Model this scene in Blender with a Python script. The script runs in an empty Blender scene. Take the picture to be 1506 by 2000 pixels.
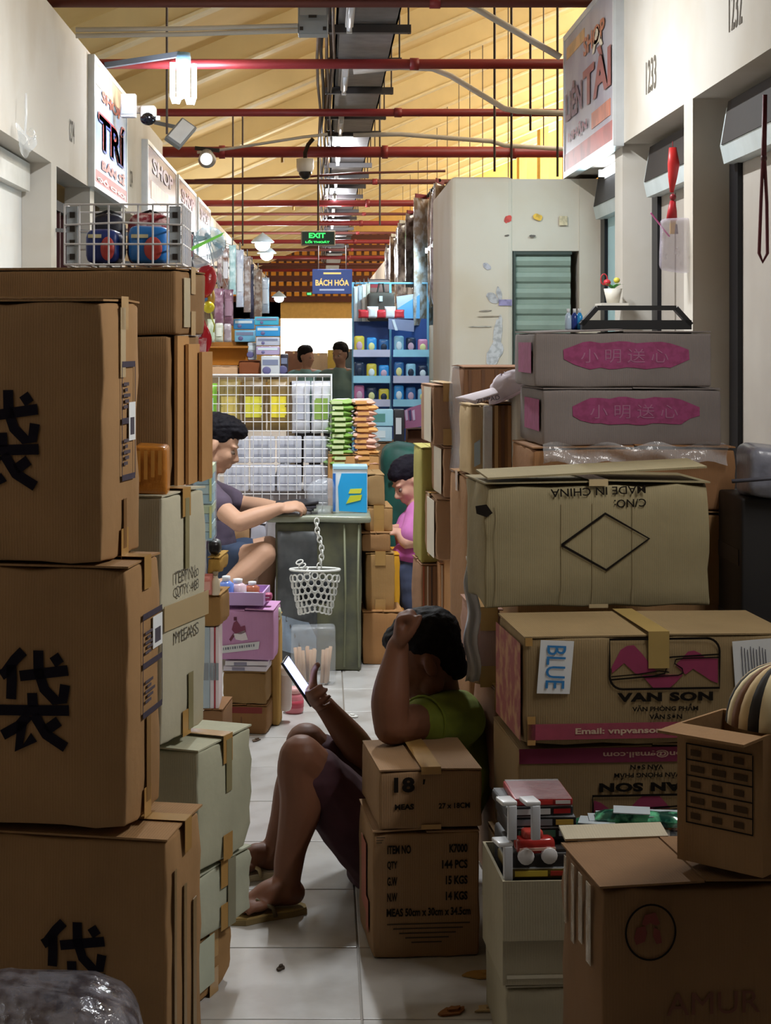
import bpy, math, random
import numpy as np
from mathutils import Matrix, Vector, noise as mnoise
R = math.radians
random.seed(7)
SC = bpy.context.scene
COL = SC.collection

# ------------------------------------------------------------------ camera
F, CX, CY, EYE = 3400.0, 630.0, 660.0, 1.55        # focal length in pixels of the 1506x2000 frame, vanishing point, eye height
cam_d = bpy.data.cameras.new('camera')
cam_d.sensor_fit = 'AUTO'; cam_d.sensor_width = 36.0
cam_d.lens = 36.0 * F / 2000.0
cam_d.shift_x = (753 - CX) / 2000.0
cam_d.shift_y = -(1000 - CY) / 2000.0
cam_d.clip_start = 0.05; cam_d.clip_end = 300
cam = bpy.data.objects.new('camera', cam_d); COL.objects.link(cam)
cam.location = (0, 0, EYE); cam.rotation_euler = (R(90), 0, 0)
SC.camera = cam

# ------------------------------------------------------------------ world, lights, exposure
SC.view_settings.view_transform = 'Standard'; SC.view_settings.look = 'None'
SC.view_settings.gamma = 1.0; SC.view_settings.use_curve_mapping = False
SC.view_settings.exposure = 0.32
W = bpy.data.worlds.new('daylight'); SC.world = W; W.use_nodes = True
W.node_tree.nodes['Background'].inputs[0].default_value = (1.0, 0.92, 0.76, 1)
W.node_tree.nodes['Background'].inputs[1].default_value = 6.5

def lamp(name, kind, loc, energy, color=(1, 1, 1), size=0.2, rot=(0, 0, 0), size_y=None, spread=None, parent=None):
    d = bpy.data.lights.new(name, kind); d.energy = energy; d.color = color
    if kind == 'AREA':
        d.size = size
        if size_y: d.shape = 'RECTANGLE'; d.size_y = size_y
        if spread: d.spread = spread
    else:
        d.shadow_soft_size = size
    o = bpy.data.objects.new(name, d); COL.objects.link(o); o.location = loc; o.rotation_euler = rot
    if parent: o.parent = parent
    return o

# ------------------------------------------------------------------ helpers
def P(u, v, Y):
    """point at depth Y seen at pixel (u, v)"""
    return Vector(((u - CX) * Y / F, Y, EYE - (v - CY) * Y / F))
def FY(v):
    """depth of the floor at image row v"""
    return EYE * F / (v - CY)

def lin(c):
    if isinstance(c, str):
        c = c.lstrip('#'); c = [int(c[i:i+2], 16) / 255 for i in (0, 2, 4)]
    return tuple(x / 12.92 if x <= 0.04045 else ((x + 0.055) / 1.055) ** 2.4 for x in c)

MATS = {}
def mat(color, rough=0.6, kind='plain', metal=0.0, scale=8.0, amt=0.12, bump=0.0, emit=0.0, alpha=1.0, trans=0.0, color2=None, spec=None, name=None):
    key = (color, rough, kind, metal, scale, amt, bump, emit, alpha, trans, color2, spec)
    if key in MATS: return MATS[key]
    m = bpy.data.materials.new(name or kind + '_' + str(color).strip('#')); m.use_nodes = True
    nt = m.node_tree; N = nt.nodes; L = nt.links
    b = N['Principled BSDF']
    c = lin(color)
    b.inputs['Roughness'].default_value = rough; b.inputs['Metallic'].default_value = metal
    if spec is not None: b.inputs['Specular IOR Level'].default_value = spec
    tc = N.new('ShaderNodeTexCoord')
    nz = N.new('ShaderNodeTexNoise'); nz.inputs['Scale'].default_value = scale; nz.inputs['Detail'].default_value = 4
    L.new(tc.outputs['Object'], nz.inputs['Vector'])
    mx = N.new('ShaderNodeMix'); mx.data_type = 'RGBA'
    c2 = lin(color2) if color2 else tuple(x * (1 - 2 * amt) for x in c)
    c1 = c if color2 else tuple(min(1, x * (1 + amt)) for x in c)
    mx.inputs[6].default_value = (*c1, 1); mx.inputs[7].default_value = (*c2, 1)
    fac = nz.outputs['Fac']
    if kind == 'stripe':                                   # printed stripes along local x
        wv = N.new('ShaderNodeTexWave'); wv.inputs['Scale'].default_value = scale; wv.inputs['Distortion'].default_value = 0.4
        L.new(tc.outputs['Object'], wv.inputs['Vector']); fac = wv.outputs['Fac']
    elif kind in ('blotch', 'wall'):
        rp = N.new('ShaderNodeValToRGB'); rp.color_ramp.elements[0].position = 0.45; rp.color_ramp.elements[1].position = 0.62
        L.new(nz.outputs['Fac'], rp.inputs['Fac']); fac = rp.outputs['Color']
    L.new(fac, mx.inputs[0])
    L.new(mx.outputs[2], b.inputs['Base Color'])
    if kind == 'card':                                     # corrugated cardboard: fine flutes and scuffs
        wv = N.new('ShaderNodeTexWave'); wv.inputs['Scale'].default_value = 55; wv.inputs['Distortion'].default_value = 1.5
        n2 = N.new('ShaderNodeTexNoise'); n2.inputs['Scale'].default_value = 35; n2.inputs['Detail'].default_value = 5
        ad = N.new('ShaderNodeMath'); ad.operation = 'MULTIPLY_ADD'; ad.inputs[1].default_value = 0.25
        L.new(tc.outputs['Object'], wv.inputs['Vector']); L.new(tc.outputs['Object'], n2.inputs['Vector'])
        L.new(wv.outputs['Fac'], ad.inputs[0]); L.new(n2.outputs['Fac'], ad.inputs[2])
        bp = N.new('ShaderNodeBump'); bp.inputs['Strength'].default_value = 0.25; bp.inputs['Distance'].default_value = 0.004
        L.new(ad.outputs[0], bp.inputs['Height']); L.new(bp.outputs[0], b.inputs['Normal'])
    elif bump:
        bp = N.new('ShaderNodeBump'); bp.inputs['Strength'].default_value = bump; bp.inputs['Distance'].default_value = 0.01
        L.new(nz.outputs['Fac'], bp.inputs['Height']); L.new(bp.outputs[0], b.inputs['Normal'])
    if emit:
        b.inputs['Emission Color'].default_value = (*c, 1); b.inputs['Emission Strength'].default_value = emit
    if alpha < 1: b.inputs['Alpha'].default_value = alpha
    if trans: b.inputs['Transmission Weight'].default_value = trans; b.inputs['IOR'].default_value = 1.15
    MATS[key] = m
    return m
def card(c, **k): return mat(c, 0.85, 'card', scale=4.5, amt=0.17, spec=0.15, **k)
def plas(c, r=0.35, **k): return mat(c, r, 'plain', amt=0.05, **k)
def film(c='#e8eef2', a=0.3, r=0.12): return mat(c, r, 'plain', amt=0.05, alpha=a, bump=0.6, scale=30, spec=0.9)
def ink(c='#17140f', r=0.8): return mat(c, r, 'plain', amt=0.15, scale=60, spec=0.1)

class MB:
    """collects shapes, then links them as one mesh object"""
    def __init__(s): s.v = []; s.f = []
    def add(s, vs, fs):
        o = len(s.v); s.v += [tuple(p) for p in vs]; s.f += [tuple(i + o for i in q) for q in fs]; return s
    def box(s, x0, x1, y0, y1, z0, z1, M=None):
        vs = [Vector((x, y, z)) for x in (x0, x1) for y in (y0, y1) for z in (z0, z1)]
        if M is not None: vs = [M @ p for p in vs]
        return s.add(vs, [(0, 1, 3, 2), (4, 6, 7, 5), (0, 4, 5, 1), (2, 3, 7, 6), (0, 2, 6, 4), (1, 5, 7, 3)])
    def cbox(s, c, sx, sy, sz, M=None): return s.box(c[0]-sx/2, c[0]+sx/2, c[1]-sy/2, c[1]+sy/2, c[2]-sz/2, c[2]+sz/2, M)
    def bar(s, a, b, w, h=None, up=(0, 0, 1)):
        a = Vector(a); b = Vector(b); h = h or w; d = (b - a).normalized(); up = Vector(up)
        if abs(d.dot(up)) > 0.98: up = Vector((0, 1, 0))
        x = d.cross(up).normalized() * w / 2; y = x.cross(d).normalized() * h / 2
        vs = [p + i * x + j * y for p in (a, b) for i, j in ((-1, -1), (1, -1), (1, 1), (-1, 1))]
        return s.add(vs, [(0, 1, 2, 3), (7, 6, 5, 4), (0, 4, 5, 1), (1, 5, 6, 2), (2, 6, 7, 3), (3, 7, 4, 0)])
    def tube(s, pts, r, n=8, closed=False, sq=1.0):
        pts = [Vector(p) for p in pts]; m = len(pts); rs = r if isinstance(r, (list, tuple)) else [r] * m
        o = len(s.v); prev = None
        for i, p in enumerate(pts):
            if closed: d = pts[(i + 1) % m] - pts[i - 1]
            else: d = pts[min(i + 1, m - 1)] - pts[max(i - 1, 0)]
            d.normalize()
            if prev is None:
                up = Vector((0, 0, 1)) if abs(d.z) < 0.9 else Vector((0, 1, 0))
                x = d.cross(up).normalized()
            else:
                x = (prev - d * prev.dot(d)).normalized()
            prev = x; y = d.cross(x)
            for k in range(n):
                a = 2 * math.pi * k / n
                s.v.append(tuple(p + (x * math.cos(a) + y * math.sin(a) * sq) * rs[i]))
        for i in range(m if closed else m - 1):
            for k in range(n):
                a, b = o + i * n, o + ((i + 1) % m) * n
                s.f.append((a + k, a + (k + 1) % n, b + (k + 1) % n, b + k))
        if not closed:
            s.f.append(tuple(o + k for k in reversed(range(n)))); s.f.append(tuple(o + (m - 1) * n + k for k in range(n)))
        return s
    def lathe(s, prof, n=16, c=(0, 0, 0), M=None):
        o = len(s.v)
        for r, z in prof:
            for k in range(n):
                a = 2 * math.pi * k / n; p = Vector((r * math.cos(a), r * math.sin(a), z))
                if M is not None: p = M @ p
                s.v.append(tuple(p + Vector(c)))
        for i in range(len(prof) - 1):
            for k in range(n):
                a, b = o + i * n, o + (i + 1) * n
                s.f.append((a + k, a + (k + 1) % n, b + (k + 1) % n, b + k))
        if prof[0][0] > 1e-5: s.f.append(tuple(o + k for k in reversed(range(n))))
        if prof[-1][0] > 1e-5: s.f.append(tuple(o + (len(prof) - 1) * n + k for k in range(n)))
        return s
    def ell(s, c, r, n=14, m=9, M=None, p=1.0):
        pr = [(math.sin(math.pi * i / m), -math.cos(math.pi * i / m)) for i in range(m + 1)]
        o = len(s.v)
        for a, z in pr:
            for k in range(n):
                t = 2 * math.pi * k / n
                q = Vector((max(a, 1e-4) * math.cos(t) * r[0], max(a, 1e-4) * math.sin(t) * r[1], z * r[2]))
                if M is not None: q = M @ q
                s.v.append(tuple(q + Vector(c)))
        for i in range(m):
            for k in range(n):
                a, b = o + i * n, o + (i + 1) * n
                s.f.append((a + k, a + (k + 1) % n, b + (k + 1) % n, b + k))
        return s
    def prism(s, poly, y0, y1, plane='xz', M=None):
        """extrude a 2-D polygon; plane xz extrudes along y, xy along z, yz along x"""
        n = len(poly)
        def pt(a, b, d):
            q = Vector((a, d, b)) if plane == 'xz' else Vector((a, b, d)) if plane == 'xy' else Vector((d, a, b))
            return M @ q if M is not None else q
        vs = [pt(a, b, y0) for a, b in poly] + [pt(a, b, y1) for a, b in poly]
        return s.add(vs, [tuple(range(n)), tuple(reversed(range(n, 2 * n)))] + [(i, i + n, (i + 1) % n + n, (i + 1) % n) for i in range(n)])
    def grid(s, fn, nu, nv, th=0.0):
        """surface fn(a, b) -> point for a, b in 0..1; th gives it a back face"""
        o = len(s.v); pts = [[Vector(fn(i / nu, j / nv)) for j in range(nv + 1)] for i in range(nu + 1)]
        for row in pts: s.v += [tuple(p) for p in row]
        q = lambda i, j: o + i * (nv + 1) + j
        for i in range(nu):
            for j in range(nv): s.f.append((q(i, j), q(i + 1, j), q(i + 1, j + 1), q(i, j + 1)))
        if th:
            o2 = len(s.v)
            for i in range(nu + 1):
                for j in range(nv + 1):
                    a = pts[min(i + 1, nu)][j] - pts[max(i - 1, 0)][j]; b = pts[i][min(j + 1, nv)] - pts[i][max(j - 1, 0)]
                    n = a.cross(b); n = n.normalized() if n.length > 1e-9 else Vector((0, 1, 0))
                    s.v.append(tuple(pts[i][j] - n * th))
            w = lambda i, j: o2 + i * (nv + 1) + j
            for i in range(nu):
                for j in range(nv): s.f.append((w(i, j), w(i, j + 1), w(i + 1, j + 1), w(i + 1, j)))
            for i in range(nu):
                s.f.append((q(i, 0), w(i, 0), w(i + 1, 0), q(i + 1, 0))); s.f.append((q(i, nv), q(i + 1, nv), w(i + 1, nv), w(i, nv)))
            for j in range(nv):
                s.f.append((q(0, j), q(0, j + 1), w(0, j + 1), w(0, j))); s.f.append((q(nu, j), w(nu, j), w(nu, j + 1), q(nu, j + 1)))
        return s
    def soft(s, W, D, H, r=0.008, n=8, warp=0.0, seed=0, c=(0, 0, 0), M=None, crush=0.0):
        """rounded, slightly battered box; origin at the centre of its base"""
        hx, hy, hz = W / 2, D / 2, H / 2; r = min(r, hx * .9, hy * .9, hz * .9)
        tick = lambda h: sorted(set([-h, -h + r * .35, -h + r] + [(-h + r) + (2 * h - 2 * r) * i / n for i in range(1, n)] + [h - r, h - r * .35, h]))
        tx, ty, tz = tick(hx), tick(hy), tick(hz); ix = {}
        off = Vector((seed * 3.7, seed * 1.3, seed * 2.1))
        def vid(x, y, z):
            k = (round(x, 6), round(y, 6), round(z, 6))
            if k in ix: return ix[k]
            p = Vector((x, y, z)); q = Vector((max(-hx + r, min(hx - r, x)), max(-hy + r, min(hy - r, y)), max(-hz + r, min(hz - r, z))))
            d = p - q
            if d.length > 1e-9: p = q + d.normalized() * r
            if warp:
                nn = mnoise.noise_vector(p * 6 + off)
                if abs(y) > hy - r * 1.2: nn.y *= .2
                if abs(x) > hx - r * 1.2: nn.x *= .45
                p += nn * warp
            if crush:
                e = sum(1 for a, h in ((x, hx), (y, hy), (z, hz)) if abs(a) > h - r * 1.2)
                if e >= 2: p -= Vector((x / hx, y / hy, z / hz)) * crush * (0.5 + mnoise.noise(p * 25 + off)) * (1.6 if e == 3 else 1)
            p.z += hz
            if M is not None: p = M @ p
            s.v.append(tuple(p + Vector(c))); ix[k] = len(s.v) - 1; return ix[k]
        def face(A, B, mk, flip):
            for i in range(len(A) - 1):
                for j in range(len(B) - 1):
                    q = [mk(A[i], B[j]), mk(A[i+1], B[j]), mk(A[i+1], B[j+1]), mk(A[i], B[j+1])]
                    s.f.append(tuple(reversed(q)) if flip else tuple(q))
        face(tx, ty, lambda a, b: vid(a, b, hz), False); face(tx, ty, lambda a, b: vid(a, b, -hz), True)
        face(tx, tz, lambda a, b: vid(a, -hy, b), False); face(tx, tz, lambda a, b: vid(a, hy, b), True)
        face(ty, tz, lambda a, b: vid(-hx, a, b), True); face(ty, tz, lambda a, b: vid(hx, a, b), False)
        return s
    def build(s, name, m, parent=None, smooth=False, loc=None, rot=None):
        me = bpy.data.meshes.new(name); me.from_pydata(s.v, [], s.f); me.update()
        if m is not None: me.materials.append(m)
        if smooth: me.polygons.foreach_set('use_smooth', [True] * len(me.polygons))
        o = bpy.data.objects.new(name, me); COL.objects.link(o)
        if parent is not None: o.parent = parent
        if loc is not None: o.location = loc
        if rot is not None: o.rotation_euler = rot
        return o

LABELS = {}
def tag(o, label=None, cat=None, group=None, kind=None):
    if label:
        o['label'] = label
    if cat: o['category'] = cat
    if group: o['group'] = group
    if kind: o['kind'] = kind
    return o
def thing(name, label, cat, loc=(0, 0, 0), rz=0.0, group=None, rot=None):
    o = bpy.data.objects.new(name, None); COL.objects.link(o); o.empty_display_size = 0.05
    o.location = loc; o.rotation_euler = rot if rot else (0, 0, rz)
    return tag(o, label, cat, group)
def dup(root, loc=None, rot=None, label=None, scale=None):
    def cp(o, par):
        c = o.copy(); COL.objects.link(c); c.parent = par
        for ch in list(o.children): cp(ch, c)
        return c
    r = cp(root, None)
    if loc is not None: r.location = loc
    if rot is not None: r.rotation_euler = rot
    if scale is not None: r.scale = scale
    if label: r['label'] = label
    return r
def struct(name, mb, m, parent=None, smooth=False):
    o = mb.build(name, m, parent, smooth)
    if parent is None: o['kind'] = 'structure'
    return o

# flat lettering -----------------------------------------------------------
TXT = {}
def text_mesh(s, bold=0.0, sp=1.0):
    k = (s, bold, sp)
    if k in TXT: return TXT[k]
    c = bpy.data.curves.new('lettering', 'FONT'); c.body = s; c.size = 1; c.offset = bold; c.space_character = sp; c.resolution_u = 3
    o = bpy.data.objects.new('lettering', c); m = bpy.data.meshes.new_from_object(o)
    bpy.data.objects.remove(o); bpy.data.curves.remove(c)
    v = np.empty(len(m.vertices) * 3); m.vertices.foreach_get('co', v); v = v.reshape(-1, 3)
    f = [tuple(p.vertices) for p in m.polygons]; bpy.data.meshes.remove(m)
    lo, hi = v[:, :2].min(0), v[:, :2].max(0)
    TXT[k] = (v, f, lo, hi); return TXT[k]
def text_on(parent, s, c, w, h, m, face='-y', bold=0.0, rot=0.0, name='lettering', sp=1.0, shear=0.0):
    """lettering fitted to a w x h rectangle centred at c (local to parent); face says which way it looks"""
    v, f, lo, hi = text_mesh(s, bold, sp)
    a = (v[:, 0] - (lo[0] + hi[0]) / 2) / max(1e-6, hi[0] - lo[0]) * w
    b = (v[:, 1] - (lo[1] + hi[1]) / 2) / max(1e-6, hi[1] - lo[1]) * h
    a = a + shear * b
    cr, sr = math.cos(rot), math.sin(rot); a, b = a * cr - b * sr, a * sr + b * cr
    mb = MB()
    if face == '-y': pts = [(c[0] + x, c[1], c[2] + z) for x, z in zip(a, b)]
    elif face == '+x': pts = [(c[0], c[1] + x, c[2] + z) for x, z in zip(a, b)]
    elif face == '-x': pts = [(c[0], c[1] - x, c[2] + z) for x, z in zip(a, b)]
    else: pts = [(c[0] + x, c[1] + z, c[2]) for x, z in zip(a, b)]
    mb.add(pts, f)
    return mb.build(name, m, parent)
def stroke(mb, pts, w, y):
    """a broad brush stroke lying in the plane y"""
    pts = [Vector((p[0], 0, p[1])) for p in pts]
    L = []; Rr = []
    for i, p in enumerate(pts):
        d = (pts[min(i + 1, len(pts) - 1)] - pts[max(i - 1, 0)]).normalized(); n = Vector((-d.z, 0, d.x)) * w / 2
        L.append(p + n); Rr.append(p - n)
    o = len(mb.v); mb.v += [(p.x, y, p.z) for p in L + Rr]; n = len(pts)
    for i in range(n - 1): mb.f.append((o + i, o + n + i, o + n + i + 1, o + i + 1))
# ================================================================== the hall
WL, WR = -1.47, 1.47            # shop fronts on the two sides of the aisle
LINT, WTOP = 2.50, 3.35         # lintel and top of the shop walls
M_WALL = mat('#c4beb4', 0.9, 'wall', scale=1.3, color2='#b9b0a2', bump=0.05)
M_ROOF = mat('#dcc28a', 0.8, 'wall', scale=0.7, color2='#d2b67c')
M_RAFT = mat('#dcc795', 0.8, scale=2)
M_TILE = mat('#bdbcba', 0.28, 'blotch', scale=5, color2='#a9a6a2', bump=0.03)
M_DARK = mat('#2a221c', 0.8)

# floor: grout slab with single tiles in the part of the aisle that can be seen
fl = struct('floor', MB().box(-9, 9, -9, 60, -0.25, -0.006), mat('#8d857b', 0.6, scale=4))
T = 0.4657
tile_me = MB().soft(T - 0.005, T - 0.005, 0.02, r=0.002, n=1)
first = None
for i in range(-3, 3):
    for j in range(-6, 20):
        if first is None:
            first = o = tile_me.build('tile', M_TILE, fl)
        else:
            o = first.copy(); COL.objects.link(o)
        o.location = ((i + .5) * T + 0.09, 4.893 + (j + .5) * T, -0.02 + random.uniform(-.0006, .0006))

# left shop front
wl = MB(); x0, x1 = WL - 0.16, WL
wl.box(x0, x1, -9, 16, LINT, WTOP)
for a, b in ((-9, 7.55), (9.43, 9.62), (11.0, 11.2), (12.7, 12.95)): wl.box(x0, x1, a, b, 0, LINT)
wl.box(x0 - 1.6, x0, 12.95, 13.1, 0, WTOP)
struct('wall_left', wl, M_WALL)
d = MB(); d.box(x0 - 0.04, x0 - 0.001, 7.55, 9.43, 0.0, LINT)
dl = struct('door_1', d, mat('#e4e2de', 0.6, scale=2)); MB().box(x0, x0 + .012, 8.15, 8.19, 0, LINT).build('seam_strip', mat('#b9b4aa'), dl)
MB().box(x0, x0 + .05, 7.6, 9.4, LINT - .16, LINT - .01).build('shutter_box', mat('#d8d6d0', .5), dl)
# folding maroon gate in the second opening
gate = thing('folding_gate', 'dark maroon folding gate in the doorway behind the wire crate', 'gate', (x0 + .03, 9.62, 0))
for k in range(9):
    MB().box(-.02, .035 if k % 2 else .0, k * .15, k * .15 + .03, 0.02, 2.3).build('gate_bar', mat('#4a1f20', .5), gate)
MB().box(-.03, .04, 0, 1.38, 2.3, 2.36).build('top_rail', M_DARK, gate)
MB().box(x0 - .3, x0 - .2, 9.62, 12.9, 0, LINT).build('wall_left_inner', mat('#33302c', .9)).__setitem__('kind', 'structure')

# stalls further down on the left: back wall and fascia
ws = MB(); ws.box(-3.2, -3.05, 13.1, 52, 0, 3.4); ws.box(-1.75, -1.6, 16, 52, 2.55, 3.3)
struct('wall_left_far', ws, mat('#b5a894', .9, 'wall', scale=1.5, color2='#9c8d78'))

# right shop front
wr = MB(); r0, r1 = WR, WR + 0.16
wr.box(r0, r1, -9, 10.45, LINT, WTOP)
for a, b in ((-9, 4.2), (6.91, 7.08), (8.53, 8.75)): wr.box(r0, r1, a, b, 0, LINT)
struct('wall_right', wr, M_WALL)
def shop_bay(n, y0, y1, panel, xin=None):
    xin = xin or r1
    st = struct('door_%d' % n, MB().box(xin, xin + .05, y0, y1, 0, LINT), panel)
    MB().box(xin - .02, xin - .001, y1 - .16, y1 - .02, 0.0, LINT - .02).build('guide_rail', mat('#14141a', .4, metal=.3), st)
    poly = [(xin - .001, LINT - .05), (xin - .001, LINT - .27), (xin - .06, LINT - .27), (xin - .075, LINT - .20), (xin - .05, LINT - .05)]
    MB().prism(poly, y0 + .01, y1 - .1, 'xz').build('shutter_box', mat('#c9d2d2', .45, metal=.2), st)
    MB().prism([(xin - .052, LINT - .03), (xin - .08, LINT - .2), (xin - .07, LINT - .2), (xin - .04, LINT - .03)], y0 + .01, y1 - .14, 'xz').build('shutter_slot', M_DARK, st)
    for k in range(2):
        yy = y0 + (y1 - y0) * (k + .5) / 2.3
        MB().box(xin - .006, xin - .0005, yy, yy + .012, 0.02, LINT - .28).build('panel_joint', mat('#8e867c'), st)
    return st
P_GREY = mat('#a59d93', .75, 'wall', scale=1.2, color2='#9a9187')
shop_bay(3, 4.2, 6.91, P_GREY); shop_bay(4, 7.08, 8.53, P_GREY); shop_bay(5, 8.75, 10.1, mat('#bfe3ea', .5, scale=1))  # last bay: the cyan lamp light is put into the panel colour

# plastered stall that juts into the aisle, with its roller shutter
KX, KY, KT = P(880, 0, 10.1).x, 10.1, P(0, 345, 10.1).z
kq = MB(); sh_l = P(1003, 0, KY).x; sh_t = P(0, 490, KY).z
kq.soft(sh_l - KX, 1.62, KT, r=.03, n=4, c=((sh_l + KX) / 2, KY + .81, 0))
kq.box(sh_l - .02, r1 + .3, KY + .012, KY + 1.6, sh_t, KT - .012); kq.box(r0 + .02, r1 + .3, KY, KY + 1.6, 0, KT - .012)
kq.box(sh_l - .05, r1, KY + 1.0, KY + 1.6, 0, KT - .02)
ks = struct('wall_stall', kq, mat('#c9bfb0', .9, 'wall', scale=1.1, color2='#bfb09a', bump=.04))
rs = thing('roller_shutter', 'grey green ribbed roller shutter in the white plastered stall', 'shutter', (sh_l, KY + .03, 0))
sw = r0 - sh_l - .02; nsl = 22; sh = sh_t / nsl
slat = None
for k in range(nsl):
    if slat is None:
        prof = [(.0, 0), (-.012, sh * .12), (-.016, sh * .4), (-.012, sh * .66), (-.002, sh * .72), (-.002, sh * .99), (.012, sh * .99), (.012, 0)]
        slat = o = MB().prism(prof, .012, sw - .005, 'yz').build('slat', mat('#8b9a8c', .5, metal=.1), rs)
    else:
        o = slat.copy(); COL.objects.link(o); o.parent = rs
    o.location = (0, 0.02, k * sh)
MB().box(0, .014, -.02, .03, 0, sh_t).build('guide_rail', mat('#39433c', .5), rs)
MB().box(0, sw, -.012, .03, sh_t - .02, sh_t).build('head_rail', mat('#39433c', .5), rs)
# marks left on the plaster
def blob(u, v, ru, rv, Y, seed, n=18):
    rr = random.Random(seed); out = []
    for k in range(n):
        a = 2 * math.pi * k / n; q = 1 + .28 * math.sin(2 * a + seed) + rr.uniform(-.1, .1)
        p = P(u + ru * q * math.cos(a), v - rv * q * math.sin(a), Y); out.append((p.x, p.z))
    return out
PN_ = [0]
def patch(name, poly, col, par, y=KY - .003, rough=.7):
    PN_[0] += 1; y -= .00025 * PN_[0]
    return MB().prism(poly, y, y + .0025, 'xz').build(name, mat(col, rough, 'blotch', scale=40), par)
for nm, u, v, a, b, c, sd in (('red_sticker', 992, 428, 6, 9, '#c2473e', 1), ('yellow_sticker', 1050, 424, 7, 8, '#d2a63c', 2), ('cement_spot', 951, 520, 7, 7, '#a9a6ad', 3),
                              ('tape_scrap', 962, 582, 13, 9, '#a8a5a6', 4), ('tape_scrap', 975, 574, 5, 14, '#a8a5a6', 9), ('paper_scar', 972, 655, 11, 24, '#b3b1b0', 5), ('paper_scar', 966, 690, 16, 22, '#b6b5b6', 6), ('paper_scar', 977, 632, 5, 14, '#b3b1b0', 11),
                              ('mark', 990, 460, 4, 2, '#5c544d', 7), ('mark', 1040, 461, 5, 3, '#5c544d', 8), ('mark', 948, 607, 13, 1.4, '#8d8378', 12), ('mark', 955, 618, 20, 1.4, '#9d8d7a', 13), ('mark', 938, 638, 18, 1.4, '#9d978c', 14)):
    patch(nm, blob(u, v, a, b, KY, sd), c, ks)
p0, p1 = P(974, 585, KY), P(1000, 597, KY); patch('tape_scrap', [(p0.x, p0.z), (p1.x, p0.z), (p1.x, p1.z), (p0.x, p1.z)], '#8c82a6', ks)
p0, p1 = P(1092, 422, KY), P(1108, 440, KY); patch('paper_square', [(p0.x, p0.z), (p1.x, p0.z), (p1.x, p1.z), (p0.x, p1.z)], '#c9b896', ks)
# numbers stencilled on the right wall
for s, u, v, w, h in (('1233', 1272, 146, .24, .15), ('1232', 1437, 14, .2, .15), ):
    Y = WR * F / (u - CX); text_on(bpy.data.objects['wall_right'], s, (WR - .002, Y, EYE - (v - CY) * Y / F), w, h, ink('#6a6257'), '-x', bold=.01)
for u, v in ((140, 257), (256, 350)):
    Y = -WL * F / (CX - u); text_on(bpy.data.objects['wall_left'], '1274', (WL + .002, Y, EYE - (v - CY) * Y / F), .2, .13, ink('#6a6257'), '+x', bold=.01)

# stall fronts beyond the plastered stall, on the right
st = MB(); st.box(.86, 1.0, 11.72, 52, 2.3, 2.62); st.box(1.9, 2.0, 11.7, 52, 0, 2.45)
struct('wall_right_far', st, mat('#a0907c', .9, 'wall', scale=1.6, color2='#8b7a66'))
for k, (a, b) in enumerate(((11.8, 12.7), (12.78, 13.7), (13.78, 15.0))):
    o = struct('door_%d' % (6 + k), MB().box(.84, .87, a, b, 0, 2.3), mat('#b7dce4', .35, scale=1, amt=.06))  # panels tinted cyan, the cool light painted into their colour
    MB().box(.82, .84, a, a + .05, 0, 2.3).build('frame_post', mat('#6d7f86', .4, metal=.3), o)
    MB().box(.825, .84, a, b, 1.9, 1.93).build('cross_rail', mat('#6d7f86', .4, metal=.3), o)

# roof: one slope rising to the right, with rafters
def roof_z(x): return 4.95 + 0.42 * x
c = MB(); c.prism([(-5.5, roof_z(-5.5)), (6.5, roof_z(6.5)), (6.5, roof_z(6.5) + .1), (-5.5, roof_z(-5.5) + .1)], -9, 60, 'xz')
ceil = struct('ceiling', c, M_ROOF)
raf = None
for k in range(15):
    if raf is None:
        raf = o = MB().prism([(-5.5, roof_z(-5.5) - .30), (6.5, roof_z(6.5) - .30), (6.5, roof_z(6.5)), (-5.5, roof_z(-5.5))], -.07, .07, 'xz').build('rafter', M_RAFT, ceil)
        MB().prism([(-5.5, roof_z(-5.5) - .33), (6.5, roof_z(6.5) - .33), (6.5, roof_z(6.5) - .3), (-5.5, roof_z(-5.5) - .3)], -.11, .11, 'xz').build('rafter_flange', mat('#e3d2a6', .7), o)
    else:
        o = raf.copy(); COL.objects.link(o); q = raf.children[0].copy(); COL.objects.link(q); q.parent = o
    o.location = (0, 11.2 + 3.1 * k, 0)
# outer walls of the hall
w = MB(); w.box(-6, -5.4, -9, 60, 0, 3.2)
struct('wall_outer_left', w, mat('#c9a869', .9))
w = MB(); w.box(5.9, 6.1, -9, 60, 0, 4.6); w.box(5.9, 6.1, -9, 9.5, 4.6, 8)  # raised near part is unseen and blocks daylight from the foreground
for k in range(9): w.box(5.88, 6.1, 12 + k * 5, 12.7 + k * 5, 4.6, 8)
wo = struct('wall_outer_right', w, mat('#d9b565', .9))
for k in range(10): MB().box(5.8, 5.89, 14 + k * 4.2, 16.4 + k * 4.2, 3.3, 4.1).build('vent_panel', mat('#6b5433', .8), wo)
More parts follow.
